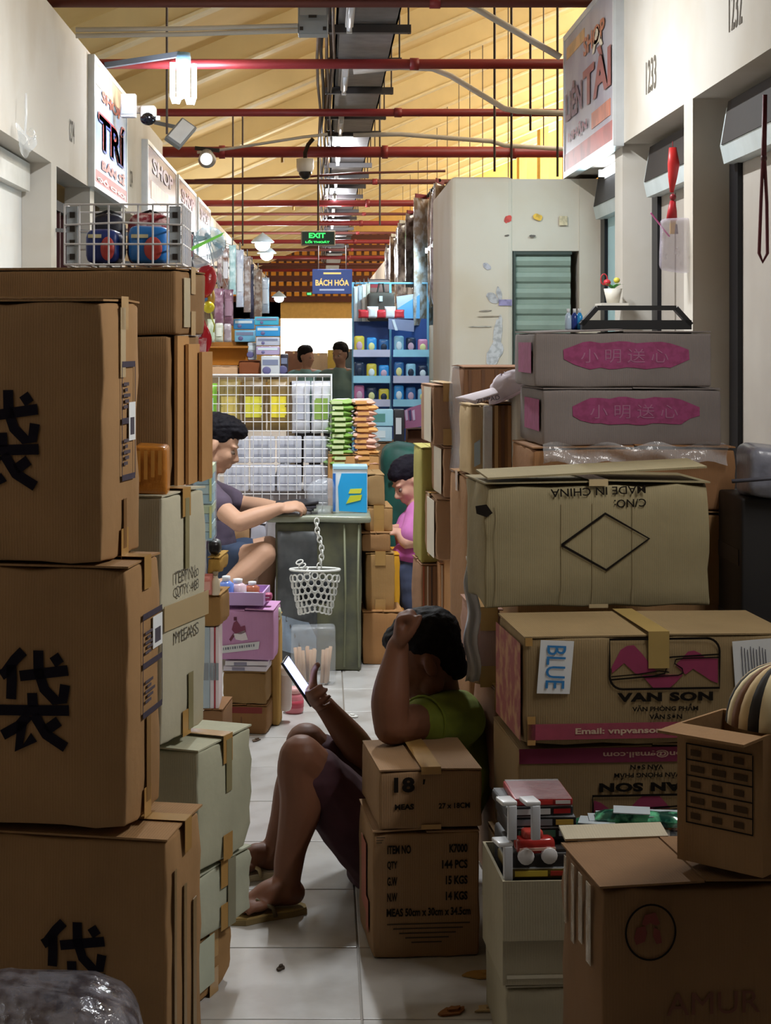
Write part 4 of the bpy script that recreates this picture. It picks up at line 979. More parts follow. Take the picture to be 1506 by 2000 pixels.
limb(b, [shn, (shn + eln) / 2, eln], [.055, .048, .042]); limb(b, [eln, eln + (wrn - eln) * .35, wrn], [.043, .044, .029])
limb(b, [shf, elf], [.055, .042]); limb(b, [elf, elf + (wrf - elf) * .35, wrf], [.042, .043, .029])
limb(b, [hip_n, (hip_n + knee_n) / 2, knee_n], [.1, .082, .062]); limb(b, [knee_n, knee_n + (ank_n - knee_n) * .4 + Vector((0, 0, -.01)), ank_n], [.062, .058, .038])
limb(b, [hip_f, (hip_f + knee_f) / 2, knee_f], [.1, .08, .06]); limb(b, [knee_f, knee_f + (ank_f - knee_f) * .4, ank_f], [.06, .055, .036])
add_foot(b, ank_n, ank_n + Vector((-.03, .0, -.05)), ank_n + Vector((-.2, -.05, -.1)))
add_foot(b, ank_f, ank_f + Vector((-.04, 0, -.08)), ank_f + Vector((.17, -.04, -.08)))
add_head(b, HM, 1.05)
add_hand(b, frame(wrn, (.9, .05, .12), (-.1, -.5, .85)), (30, 40, 30), mirror=False, k=1.05); add_hand(b, frame(wrf, (.95, -.1, -.1), (0, .3, .95)), (35, 40, 30), mirror=True, k=1.0)
flesh(b, 'body', SKIN('#c49a80'), man2, .0065, 4); add_eyes(HM, man2, 1.05)
add_hair(HM, man2, 1.06, '#15131a', [((.05, 0, .105), (.055, .062, .040)), ((.02, .02, .125), (.05, .05, .03))], .007, wr=.007)
s = MB(); limb(s, [pel + Vector((0, 0, .02)), chest, nb + Vector((-.01, 0, -.03))], [.158, .165, .085]); limb(s, [nb + Vector((0, 0, -.03)), shn], [.08, .075]); limb(s, [nb + Vector((0, 0, -.03)), shf], [.08, .075])
limb(s, [shn, shn + (eln - shn) * .42], [.076, .066]); limb(s, [shf, shf + (elf - shf) * .7], [.076, .062])
flesh(s, 'shirt', mat('#574a5c', .85, amt=.15, scale=15), man2, .008, 3, .007, 14)
s = MB(); limb(s, [pel, pel + Vector((.02, 0, -.02))], [.158, .155]); limb(s, [hip_n, hip_n + (knee_n - hip_n) * .55], [.115, .098]); limb(s, [hip_f, hip_f + (knee_f - hip_f) * .6], [.112, .094])
flesh(s, 'shorts', mat('#33425c', .85, amt=.15), man2, .009, 3, .005, 14)
st = thing('stool', 'low wooden stool under the seller in purple shirt', 'stool', (P(405, 0, 8.4).x, 8.42, 0))
zs = P(0, 1112, 8.4).z - .165
MB().soft(.34, .34, .03, r=.008, n=2, c=(0, 0, zs - .03)).build('seat', mat('#7d5a3a', .6), st)
for sx in (-1, 1):
    for sy in (-1, 1): MB().bar((sx * .13, sy * .13, zs - .03), (sx * .15, sy * .15, 0), .03).build('leg', mat('#6a4a30', .6), st)

# ---------------- the woman in pink
wom = thing('person', 'person in pink top sitting by the cartons with head bent down', 'person', P(815, 1245, 9.0))
O = wom.location.copy(); Yw = 9.0
pel = PP(842, 1120, Yw); chest = PP(822, 1035, Yw); nb = PP(822, 988, Yw)
HM = frame(PP(802, 944, Yw - .02), (-.80, -.30, -.52), (-.5, -.1, .85))
shn, eln, wrn = PP(818, 1005, Yw - .16), PP(800, 1060, Yw - .25), PP(778, 1040, Yw - .22)
shf, elf, wrf = PP(822, 1003, Yw + .16), PP(790, 1050, Yw + .1), PP(776, 1032, Yw - .05)
b = MB(); limb(b, [pel, chest, nb], [.13, .12, .06]); limb(b, [nb, HM @ Vector((-.03, 0, -.03))], [.058, .05])
limb(b, [nb, shn], [.06, .052]); limb(b, [nb, shf], [.06, .052]); limb(b, [shn, eln, wrn], [.046, .036, .025]); limb(b, [shf, elf, wrf], [.046, .036, .025])
kn, an = PP(795, 1105, Yw - .15), PP(805, 1195, Yw - .15); kf, af = PP(798, 1100, Yw + .12), PP(806, 1192, Yw + .1)
limb(b, [pel + Vector((0, -.08, -.02)), kn, an], [.1, .065, .04]); limb(b, [pel + Vector((0, .08, -.02)), kf, af], [.1, .065, .04])
add_foot(b, an, an + Vector((.03, 0, -.06)), an + Vector((-.16, -.03, -.06)), .04); add_foot(b, af, af + Vector((.03, 0, -.06)), af + Vector((-.16, -.03, -.06)), .04)
add_head(b, HM, .95); add_hand(b, frame(wrn, (-.7, .1, .3), (.3, 0, .9)), k=.85); add_hand(b, frame(wrf, (-.8, -.3, .2), (.2, 0, .9)), k=.85, mirror=True)
flesh(b, 'body', SKIN('#d0a08a'), wom, .007, 4); add_eyes(HM, wom, .95)
add_hair(HM, wom, .97, '#1b1722', [((-.08, 0, -.02), (.04, .05, .06)), ((.045, 0, .085), (.045, .066, .04))], .008)
s = MB(); limb(s, [pel + Vector((0, 0, .01)), chest, nb + Vector((0, 0, -.02))], [.15, .142, .075]); limb(s, [shn, shn + (eln - shn) * .75], [.068, .062]); limb(s, [shf, shf + (elf - shf) * .75], [.068, .062]); limb(s, [nb + Vector((0, 0, -.03)), shn], [.07, .068]); limb(s, [nb + Vector((0, 0, -.03)), shf], [.07, .068])
flesh(s, 'top', mat('#d27cc0', .85, amt=.12, scale=14), wom, .009, 3, .007, 13)
s = MB(); limb(s, [pel + Vector((0, -.06, -.02)), kn + Vector((0, 0, .01)), kn + (an - kn) * .8], [.125, .085, .06]); limb(s, [pel + Vector((0, .06, -.02)), kf, kf + (af - kf) * .8], [.125, .085, .06])
flesh(s, 'trousers', mat('#46506e', .85, amt=.2), wom, .010, 3, .006, 13)
ap = MB(); ap.ell(kn + Vector((.02, -.02, .07)), (.11, .09, .05)); flesh(ap, 'lap_cloth', mat('#b9589f', .85, amt=.15), wom, .01, 3, .012, 18)
st = thing('stool', 'low plastic stool under the person in pink', 'stool', (P(842, 0, Yw).x, Yw, 0)); zs = P(0, 1120, Yw).z - .15
MB().soft(.3, .3, .03, r=.01, n=2, c=(0, 0, zs - .03)).build('seat', plas('#a33b35'), st)
for sx in (-1, 1):
    for sy in (-1, 1): MB().bar((sx * .11, sy * .11, zs - .03), (sx * .14, sy * .14, 0), .035).build('leg', plas('#a33b35'), st)

# ---------------- two shoppers far down the aisle
def shopper(label, u, v, Y, shirt, pants, face, skin='#a57c68'):
    hd = P(u, v, Y); k = (hd.z + .13) / 1.72; x = hd.x
    t = thing('person', label, 'person', (x, Y, 0)); b = MB()
    V = lambda a, c, z: Vector((a * k, c * k, z * k))
    HM = frame(V(0, 0, 1.60), face, (0, 0, 1))
    limb(b, [V(0, 0, .95), V(0, 0, 1.2), V(0, 0, 1.42)], [.14 * k, .15 * k, .07 * k]); limb(b, [V(0, 0, 1.42), V(.01, 0, 1.55)], [.055 * k, .05 * k])
    for sx in (-1, 1):
        limb(b, [V(.0, 0, 1.4), V(.17 * sx, 0, 1.38), V(.23 * sx, 0, 1.1), V(.16 * sx, -.2, .98)], [.06 * k, .055 * k, .042 * k, .03 * k]); add_hand(b, frame(V(.16 * sx, -.2, .98), (-.3 * sx, -.8, 0), (0, 0, 1)), k=k)
        limb(b, [V(.09 * sx, 0, .92), V(.1 * sx, -.02, .5), V(.1 * sx, 0, .08)], [.09 * k, .06 * k, .04 * k]); add_foot(b, V(.1 * sx, 0, .08), V(.1 * sx, .05, 0), V(.11 * sx, -.19, 0))
    add_head(b, HM, k); flesh(b, 'body', SKIN(skin), t, .012, 2); add_eyes(HM, t, k); add_hair(HM, t, k * 1.02, '#191416', voxel=.012)
    s = MB(); limb(s, [V(0, 0, .93), V(0, 0, 1.2), V(0, 0, 1.40)], [.165 * k, .175 * k, .09 * k])
    for sx in (-1, 1): limb(s, [V(.05 * sx, 0, 1.38), V(.17 * sx, 0, 1.37), V(.21 * sx, 0, 1.2)], [.07 * k, .075 * k, .062 * k])
    flesh(s, 'shirt', mat(shirt, .85, amt=.15), t, .014, 2, .006); s = MB()
    for sx in (-1, 1): limb(s, [V(.06 * sx, 0, .93), V(.1 * sx, -.02, .5), V(.1 * sx, 0, .14)], [.12 * k, .08 * k, .06 * k])
    flesh(s, 'trousers', mat(pants, .85), t, .014, 2, .006)
    return t
shopper('distant person in teal top walking below the bright exit', 598, 704, 17.5, '#6f9aa0', '#3a3a44', (.8, -.5, -.1))
shopper('distant person in grey green shirt near the bright exit', 664, 700, 16.2, '#5d7470', '#2b2d33', (-.5, -.85, -.1), '#8d6a58')
# ================================================================== goods in the middle of the aisle
def pillow(mb, W, H, T, M=None, n=10, crimp=.12, wob=.0, seed=0):
    """flat filled packet standing in the xz plane, thickest in the middle, crimped at top and bottom; origin at its base centre"""
    for sg in (-1, 1):
        def fn(a, b):
            e = max(0.0, 1 - (2 * a - 1) ** 4) ** .5 * max(0.0, 1 - abs(2 * b - 1) ** (1 / max(crimp, .05))) ** .6
            x = (a - .5) * W * (1 - .05 * math.sin(math.pi * b)); p = Vector((x, sg * T / 2 * e, b * H))
            if wob: p += mnoise.noise_vector(p * 30 + Vector((seed, seed, 0))) * wob
            return M @ p if M is not None else p
        mb.grid(fn if sg < 0 else (lambda a, b: fn(1 - a, b)), n, n)
    return mb
def packet(label, u0, u1, v0, v1, Y, T, m, cat='packet', name='packet', rot=(0, 0, 0), group=None, wob=.002, label_m=None, seal_m=None, hook=False):
    s = F / Y; Wp, Hp = (u1 - u0) / s, (v1 - v0) / s; c = P((u0 + u1) / 2, v1, Y)
    t = thing(name, label, cat, c, rot=rot, group=group); sd = int(u0 + v0) % 50
    pillow(MB(), Wp, Hp, T, wob=wob, seed=sd).build('pouch', m, t, True)
    MB().box(-Wp / 2, Wp / 2, -.0015, .0015, Hp * .985, Hp * 1.04).build('seal_strip', seal_m or m, t)
    if label_m:
        MB().grid(lambda a, b: ((a - .5) * Wp * .7, -T * .5 * (max(0, 1 - (2 * a - 1) ** 4 * .3)) - .004, Hp * (.28 + .42 * b)), 6, 4).build('printed_label', label_m, t, True)
    if hook: MB().tube([(0, 0, Hp * 1.03), (0, .005, Hp * 1.03 + .03), (0, .02, Hp * 1.03 + .045)], .003, 6).build('hook', M_STEEL, t, True)
    return t
def lump(label, u0, u1, v0, v1, Y, D, m, name='bag', cat='bag', warp=.02, seed=1, r=.4, n=8, parts=(), group=None, tie=None):
    """soft crumpled bag or bundle resting on its base"""
    s = F / Y; Wp, Hp = (u1 - u0) / s, (v1 - v0) / s; c = P((u0 + u1) / 2, v1, Y)
    t = thing(name, label, cat, c, group=group)
    MB().soft(Wp, D, Hp, r=min(Wp, D, Hp) * r, n=n, warp=warp, seed=seed, c=(0, D / 2, 0)).build('body', m, t, True)
    if tie: MB().lathe([(.004, Hp + .05), (.03, Hp + .04), (.012, Hp + .012), (.03, Hp - .01)], 9, c=(0, D / 2, 0)).build('tied_neck', tie, t, True)
    for nm, mm, (a, b, cc, d) in parts:
        MB().box(-Wp / 2 + a * Wp, -Wp / 2 + b * Wp, -.006 - warp * .4, -.003 - warp * .4, cc * Hp, d * Hp).build(nm, mm, t)
    return t
CLEAR = film('#dfe8ee', .2, .1); CLEAR2 = film('#cfd8e6', .3, .15); FROST = film('#e6ebf0', .6, .3)

# covered box used as a table, with a net basket hung on it
Yt = 8.1; s = F / Yt
tb = thing('covered_table', 'tall box draped in olive plastic cover used as a table', 'table', P(622, 1312, Yt)); tb.location.z = 0
Wt, Ht = 168 / s, P(0, 1012, Yt).z; Dt = .5
MB().soft(Wt, Dt, Ht - .02, r=.015, n=8, warp=.010, seed=3, c=(0, Dt / 2, 0)).build('body', mat('#6a6b52', .55, 'blotch', scale=5, color2='#4d5046', bump=.2), tb, True)
MB().grid(lambda a, b: (-Wt / 2 + .01 + a * Wt * .46, -.012 - .006 * math.sin(6 * a + 9 * b), .04 + b * (Ht - .1)), 10, 12, .003).build('grey_panel', mat('#55585a', .45, 'blotch', scale=9, color2='#3f4244', bump=.2), tb, True)
MB().soft(Wt + .09, Dt + .06, .03, r=.012, n=8, warp=.008, seed=9, c=(0, Dt / 2, Ht - .02)).build('top_sheet', mat('#9aa08c', .3, alpha=.85, spec=.7), tb, True)
for k, x in enumerate((Wt * .3, Wt * .47)): MB().tube([(x, -.012, .02), (x + .006 * (-1) ** k, -.014, Ht * .5), (x, -.012, Ht - .03)], .005, 6).build('edge_fold', mat('#83866a', .5), tb, True)
MB().grid(lambda a, b: (-Wt / 2 + .03 + a * .16, -.018 - .012 * math.sin(7 * a + 4 * b), .10 + b * .16 - .04 * a), 8, 8).build('plastic_flap', film('#bcd2ea', .5), tb, True)
# net basket
nb_ = thing('net_basket', 'white net basket with looped handle hanging on the covered table', 'basket', P(615, 1196, 7.93))
sb = F / 7.93; wb, hb = 98 / sb, 82 / sb; PWH = plas('#e4e6e2', .5); PDK = plas('#20242a', .6)
for row in range(6):
    for k in range(9):
        a0 = math.pi * (1.04 + .92 * (k + .5 * (row % 2)) / 9.0); rr_ = wb / 2 * (.62 + .38 * (row + .5) / 6)
        z = hb * (row + .6) / 6.4 - .02 * abs(math.cos(a0)); c = Vector((rr_ * math.cos(a0) * 1.0, .06 + rr_ * .55 * math.sin(a0), z)); tx = Vector((-math.sin(a0), .55 * math.cos(a0), 0)).normalized()
        MB().tube([c + tx * (wb * .062 * math.cos(t)) + Vector((0, 0, hb * .085 * math.sin(t))) for t in [2 * math.pi * i / 10 for i in range(10)]], .0042, 5, True).build('net_ring', PWH, nb_, True)
MB().soft(wb * .66, .05, hb * .6, r=.02, n=3, c=(0, .065, .03)).build('dark_contents', PDK, nb_, True)
MB().tube([(wb / 2 * math.cos(t), .06 + wb * .27 * math.sin(t), hb * .98) for t in [2 * math.pi * i / 20 for i in range(20)]], .006, 6, True).build('rim', PWH, nb_, True)
for k in range(11):
    c = Vector((.02 + .012 * math.sin(k * .5), .03, hb + .015 + k * .0205)); M1 = Matrix.Rotation(R(90 * (k % 2) + 20), 4, 'Z')
    MB().tube([c + (M1 @ Vector((.011 * math.cos(t), 0, .015 * math.sin(t)))) for t in [2 * math.pi * i / 10 for i in range(10)]], .0035, 5, True).build('chain_ring', PWH, nb_, True)
for k in range(4):
    c = Vector((-.07 + .012 * k, .02, hb + .035 - .016 * k)); MB().tube([c + Vector((.016 * math.cos(t), .006 * math.sin(t), .010 * math.sin(t + .5))) for t in [2 * math.pi * i / 10 for i in range(10)]], .0035, 5, True).build('chain_ring', PWH, nb_, True)
# things on the covered table
zt = Ht + .012
def on_table(u, Y): p = P(u, 0, Y); return (p.x, Y, zt)
t = thing('folded_cloth', 'black folded cloth under the seller\'s hands on the covered table', 'cloth', on_table(572, 8.2))
for k in range(4): MB().grid(lambda a, b, k=k: (-.11 + a * .2 + .01 * k, -.06 + .14 * b, .012 + k * .014 + .012 * math.sin(3 * a + k) * (1 - b) + .012 * a), 8, 6, .012).build('fold', mat('#262329' if k % 2 else '#3a3740', .9), t, True)
t = thing('blue_carton', 'bright blue box with yellow stickers on the covered table', 'box', on_table(684, 8.2)); wq, hq = 68 / 415, (1009 - 922) / 415
MB().soft(wq, .16, hq, r=.006, n=3, c=(0, .08, 0)).build('body', mat('#dfeaf0', .4), t, True)
MB().prism([(-wq * .32, .012), (wq * .48, .004), (wq * .48, hq * .9), (-wq * .25, hq * .9), (-wq * .35, hq * .6)], -.004, -.001, 'xz').build('blue_front', plas('#2aa3e2', .35), t)
MB().prism([(-wq * .12, hq * .22), (wq * .3, hq * .30), (wq * .34, hq * .42), (-.0, hq * .40)], -.007, -.004, 'xz').build('yellow_sticker', plas('#c9d13b'), t); MB().prism([(-wq * .05, hq * .45), (wq * .3, hq * .45), (wq * .34, hq * .56), (0, hq * .55)], -.007, -.004, 'xz').build('yellow_sticker', plas('#d6d94a'), t)
MB().box(-wq * .5, wq * .5, -.006, .166, hq, hq + .012).build('lid', mat('#a8d4ea', .35), t)
MB().box(-wq * .5, -wq * .42, -.006, -.002, .01, hq * .9).build('side_stripe', plas('#2f6fc0'), t)
lump('clear plastic bag slumped between black cloth and blue box', 598, 655, 935, 1010, 8.15, .14, CLEAR2, 'plastic_bag', 'bag', .025, 4, parts=())
# plastic bag of wooden sticks on the floor before the table
Ys = 7.75; t = thing('bag_of_sticks', 'clear plastic bag full of wooden sticks before the covered table', 'bag', (P(612, 0, Ys).x, Ys, 0)); ss = F / Ys
MB().soft(.20, .10, .26, r=.018, n=10, warp=.009, seed=6, c=(0, .05, 0)).build('plastic_film', film('#e3ebf2', .2), t, True)
rr = random.Random(4)
for k in range(16):
    x = -.08 + .16 * rr.random(); y = .02 + .06 * rr.random()
    st_ = MB().tube([(x * .9, y, .008), (x * 1.05 + .012 * rr.uniform(-1, 1), y, .15 + .02 * rr.random())], .0085, 7).build('wooden_stick', mat('#c9a88c', .7), t, True); st_.name = 'wooden_stick'
t = thing('pink_jar', 'small pink plastic jar on the floor beside the bag of sticks', 'jar', (P(574, 0, 7.2).x, 7.2, 0))
MB().lathe([(.035, 0), (.04, .01), (.04, .07), (.03, .085)], 14).build('body', plas('#d9808c', .3), t, True); MB().lathe([(.033, .083), (.035, .09), (.033, .105)], 14).build('lid', plas('#e8b5b5', .4), t, True); MB().lathe([(.0415, .025), (.0415, .055)], 14).build('paper_band', plas('#c2485c'), t, True)
t = lump('white plush toy sitting on the floor beside the pink jar', 545, 570, 1308, 1392, 7.0, .06, mat('#e9dcd8', .9), 'plush_toy', 'toy', .006, 2, r=.5)
MB().ell((0, .02, .17), (.035, .03, .03)).build('head', mat('#efe3de', .9), t, True)

# pink carton pile on the left of the aisle
Yp = 6.8
c1 = carton('brown carton with dark red band on the floor below the pink carton', 440, 522, 1378, 1436, Yp, .30, '#8f6a45', -6, 'R', seam='y', tape=False); f_rect(c1, 446, 1383, 512, 1395, mat('#7d2f2a', .8)); f_rect(c1, 470, 1402, 472, 1430, mat('#6d4a30', .8), 'crease')
c2 = carton('plain brown carton in the middle of the pink carton pile', 434, 520, 1312, 1376, Yp, .30, '#94754d', -6, 'R', seam='y', tape=False)
for k, (m_, x) in enumerate((('#dcd7e2', 0), ('#e6e4ea', .02))):
    p_ = thing('paper_pad', '%s white paper pad between the pink carton and brown carton' % ('lower', 'upper')[k], 'paper pad', P(478 + 4 * k, 1311 - 10 * k, Yp + .01), R(-6 + 5 * k))
    MB().soft(.17, .24, .018, r=.003, n=2, warp=.003, seed=k, c=(0, .12, 0)).build('sheets', mat(m_, .8), p_); MB().box(-.05, .0, -.002, 0, .003, .015).build('spine_print', mat('#8c8aa0', .7), p_)
c3 = carton('pink carton with a riding figure print and barcode label', 420, 535, 1192, 1291, Yp, .26, '#cf9cc8', -5, 'R', seam='y', tape=False, crush=.002)
for pol, cc in (([(452, 1231), (456, 1217), (462, 1213), (470, 1225), (478, 1222), (480, 1235), (470, 1240), (458, 1238)], '#8a4460'), ([(455, 1240), (478, 1232), (484, 1250), (472, 1252), (460, 1250)], '#ece4ea'), ([(447, 1250), (455, 1238), (458, 1243), (450, 1254)], '#7a3a50'), ([(456, 1206), (462, 1206), (462, 1213), (456, 1213)], '#6a3048')):
    f_poly(c3, pol, mat(cc, .7), 'rider_print')
f_poly(c3, [(428, 1278), (505, 1268), (507, 1253), (430, 1263)], WHITE_P, 'barcode_label', FY_ - .001)
for k in range(14): f_line(c3, [(436 + k * 4.6, 1271 - k * .6), (436 + k * 4.6, 1266 - k * .6)], 1.5 + (k % 3), ink('#7c8290'), 'label_mark', FY_ - .002)
z3 = P(0, 1190, Yp).z
tr_ = thing('purple_tray', 'lilac plastic tray of small goods on top of the pink carton', 'tray', P(470, 1190, Yp + .02), R(-5)); tr_.location.z = z3 + .012
PL_ = plas('#c9a9e0', .4)
MB().box(-.09, .09, 0, .22, 0, .006).build('base', PL_, tr_)
for a in ((-.09, .09, 0, .006, .006, .05), (-.09, .09, .214, .22, .006, .05), (-.09, -.084, .006, .214, .006, .05), (.084, .09, .006, .214, .006, .05)): MB().box(*a).build('side', PL_, tr_)
for k, (u, cc, h, w_, lb) in enumerate(((440, '#6f8fe0', .10, .03, 'blue bottle in the lilac tray'), (462, '#e3c6d2', .085, .035, 'clear pinkish jar in the lilac tray'), (482, '#bfe0e6', .035, .05, 'pale cyan case lying in the lilac tray'), (508, '#b04e78', .03, .045, 'magenta case lying in the lilac tray'), (490, '#b56a50', .07, .03, 'round terracotta jar in the lilac tray'))):
    q = thing('small_container', lb, 'container', (P(u, 0, Yp).x, Yp + .07 + .03 * (k % 2) + (.06 if k == 4 else 0), z3 + .02), R(-5))
    if h > .05:
        MB().lathe([(w_ * .8, 0), (w_, .008), (w_, h * .7), (w_ * .5, h * .82)], 12).build('body', plas(cc, .2), q, True); MB().lathe([(w_ * .52, h * .8), (w_ * .55, h), (w_ * .3, h * 1.02)], 12).build('cap', plas('#e8ecf2', .3), q, True)
    else:
        MB().soft(w_ * 2, .05, h, r=.01, n=2).build('body', plas(cc, .25), q, True); MB().box(-w_ * .8, w_ * .8, -.027, -.024, h * .45, h * .55).build('seam', plas('#ffffff', .3), q)
carton('yellowish carton edge right of the pink carton', 528, 547, 1215, 1430, 6.95, .12, '#c09a5a', -4, 'R', tape=False)
t = lump('crumpled pale green paper on the narrow yellowish carton', 522, 550, 1185, 1216, 6.95, .08, mat('#c9d0b0', .8), 'crumpled_paper', 'paper', .012, 8)

# narrow column of mixed goods behind the whitish carton on the left
Yn = 6.1
carton('dark brown carton at the foot of the narrow goods column', 392, 436, 1385, 1524, Yn, .22, '#8a6748', -6, 'R', tape=False)
for k, (a, b_, cc) in enumerate(((394, 410, '#aebfca'), (410, 418, '#d9d4da'), (418, 421, '#b0404a'), (421, 428, '#e3d6da'))):
    q = thing('notebook', ['thick grey blue notebook standing in the narrow goods column', 'white notebook beside the grey blue one', 'thin red notebook between two white ones', 'pinkish white notebook at the aisle side of the column'][k], 'notebook', P((a + b_) / 2, 1384, Yn + .01)); ww = (b_ - a) * Yn / F
    MB().soft(ww * .96, .2, .285, r=.002, n=2, c=(0, .1, 0)).build('cover', mat(cc, .6), q); MB().box(-ww * .35, ww * .35, -.002, 0, .1, .16).build('spine_label', mat('#8f9aa2', .6), q)
carton('brown box in the narrow column between pink packet and notebooks', 388, 431, 1162, 1224, Yn, .22, '#9a7647', -6, 'R', tape=False)
packet('salmon pink packet with white corner in the narrow goods column', 384, 416, 1122, 1162, Yn, .05, plas('#d9877c', .4), label_m=plas('#e6b0a4'))
t = thing('white_bottle', 'small cream bottle beside the salmon pink packet', 'bottle', P(421, 1162, Yn))
MB().lathe([(.012, 0), (.016, .01), (.016, .05), (.008, .062), (.008, .07)], 12).build('body', plas('#e0d3b8'), t, True); MB().lathe([(.009, .068), (.010, .082)], 12).build('cap', plas('#9a8a70'), t, True)
carton('narrow gold lit brown carton above the salmon pink packet', 404, 430, 1088, 1121, Yn, .2, '#b08a45', -6, 'R', tape=False)  # brown box; the gold light on it is put into its colour
packet('white film packet standing left of the gold lit carton', 383, 404, 1056, 1122, Yn, .04, FROST, label_m=plas('#d9cfd6'))
lump('black plastic bag on the gold lit carton', 406, 430, 1058, 1086, Yn + .02, .1, mat('#17151a', .35), 'black_bag', 'bag', .012, 3)
for k, (v0, v1, lb) in enumerate(((985, 1056, 'pale blue notebook bundle, lower of two beside the seller'), (908, 984, 'pale blue notebook bundle, upper of two beside the seller'))):
    q = thing('notebook_bundle', lb, 'notebooks', P(397, v1, Yn + .03)); hh = (v1 - v0) * Yn / F
    for j in range(4): MB().soft(.062 - .003 * (j % 2), .18, hh / 4 * .92, r=.002, n=1, c=(.003 * (j % 2), .09, j * hh / 4)).build('notebook_block', mat(('#a9d3e6', '#c5e3ea', '#9ac4dc', '#d6e6b8')[j], .6), q)
    MB().box(-.036, .036, -.004, .184, -.002, hh).build('wrapping_film', film('#dff0f5', .25), q); MB().box(.022, .03, -.006, -.004, .01, hh * .95).build('yellow_band', plas('#dfe6a0'), q)
# amber bundle on the whitish carton
t = lump('amber tape wrapped bundle lying on the whitish carton', 262, 326, 872, 966, 3.95, .10, mat('#b9762c', .3, spec=.6, bump=.5, scale=25), 'wrapped_bundle', 'bundle', .008, 7, r=.12)
for k in range(4): MB().box(-.03 + .016 * k, -.022 + .016 * k, -.010, -.008, .03 + .005 * k, .10).build('tape_strip', mat('#d99a4a', .2, spec=.7), t)

# wire rack behind the seller with goods hung on it
Yr = 8.95; sr = F / Yr
rk = thing('wire_rack', 'white wire grid rack standing behind the seller', 'rack', (P(512, 0, Yr).x, Yr, 0)); wr2 = 270 / sr; zt_, zb_ = P(0, 736, Yr).z, P(0, 1000, Yr).z
WIRE = mat('#e8e8ea', .4, metal=.2)
vw = None
for k in range(17):
    if vw is None: vw = o = MB().tube([(0, 0, zb_), (0, 0, zt_)], .0021, 6).build('wire', WIRE, rk)
    else: o = vw.copy(); COL.objects.link(o)
    o.location = (-wr2 / 2 + wr2 * k / 16, 0, 0)
hw = None
for k in range(16):
    if hw is None: hw = o = MB().tube([(-wr2 / 2, .005, 0), (wr2 / 2, .005, 0)], .0021, 6).build('wire', WIRE, rk)
    else: o = hw.copy(); COL.objects.link(o)
    o.location = (0, 0, zb_ + (zt_ - zb_) * k / 15)
MB().tube([(-wr2 / 2, 0, zb_), (-wr2 / 2, 0, zt_ + .01), (wr2 / 2, 0, zt_ + .01), (wr2 / 2, 0, zb_)], .007, 8).build('frame_tube', WIRE, rk, True)
for x in (-1, 1): MB().tube([(x * wr2 / 2, 0, zb_), (x * wr2 / 2, .02, 0.005)], .009, 8).build('leg', WIRE, rk)
Yg = Yr + .07
for k, (u0, u1, v0, v1, cc, lc, lb) in enumerate(((376, 424, 752, 836, '#8cc84a', '#b3d9e8', 'bright green bag behind the left end of the wire rack'),
        (426, 470, 745, 842, '#8d7a45', '#c9b464', 'olive brown snack bag behind the wire rack'), (472, 520, 745, 842, '#76603c', '#d8d24a', 'brown snack bag with yellow print behind the wire rack'), (522, 566, 745, 842, '#8a7142', '#ead943', 'brown bag with bright yellow print behind the wire rack'),
        (570, 606, 748, 846, '#d6d8e4', '#b9bccb', 'white bag with a grey stroke, left of two at rack end'), (608, 646, 748, 846, '#dcdee8', '#8fae58', 'white bag with green corner at the right rack end'))):
    packet(lb, u0, u1, v0, v1, Yg, .05, plas(cc, .4), 'bag', 'hanging_bag', label_m=plas(lc, .4), wob=.004)
for r_ in range(2):
    for k in range(4):
        u0 = 436 + k * 52; v0 = 850 + r_ * 56
        q = thing('shirt_pack', '%s white garment pack in the %s row behind the wire rack' % (('leftmost', 'second', 'third', 'rightmost')[k], ('upper', 'lower')[r_]), 'pack', P(u0 + 25, v0 + 54, Yg))
        MB().soft(.128, .03, .138, r=.008, n=3, warp=.003, seed=k + r_, c=(0, .015, 0)).build('folded_garment', mat('#d3d5e2', .7), q, True)
        MB().box(-.05, .05, -.004, -.002, .03, .045).build('printed_line', mat('#8e93ab', .7), q); MB().box(-.05, .03, -.004, -.002, .085, .095).build('printed_line', mat('#a2a6bb', .7), q)
        MB().box(-.062, .062, -.006, -.005, .004, .134).build('clear_sleeve', film('#e8ecf6', .18), q)
bc = thing('goods_shelf', 'white cloth covered shelf behind the wire rack', 'shelf', (P(520, 0, 9.3).x, 9.3, 0))
MB().soft(.66, .4, P(0, 965, 9.05).z, r=.01, n=4, warp=.004, c=(0, .02, 0)).build('cloth_cover', mat('#c9c4c6', .85), bc, True); MB().box(-.34, .34, -.19, .24, P(0, 965, 9.05).z, P(0, 965, 9.05).z + .02).build('shelf_board', mat('#b9b2b0', .6), bc)
t = thing('white_roll', 'curled white sheet standing behind the seller\'s hand', 'paper', P(545, 965, 9.15)); t.location.z = P(0, 965, 9.05).z + .021
MB().grid(lambda a, b: (-.03 + .05 * a + .05 * b * b, .05 * math.sin(3 * a), .15 * b), 8, 8, .002).build('sheet', mat('#e9e9ee', .6), t, True)
# boxes behind his legs
carton('tan carton with red blocks behind the seller\'s knees', 425, 488, 1022, 1245, 8.75, .3, '#c49a70', 0, 'L', tape=False)
carton('white box between the seller\'s knees and covered table', 488, 520, 1022, 1100, 8.75, .25, '#cfcdd8', 0, 'L', tape=False)
carton('dark brown carton under the white box by the covered table', 486, 535, 1102, 1250, 8.7, .25, '#5b3a2a', 0, 'L', tape=False)

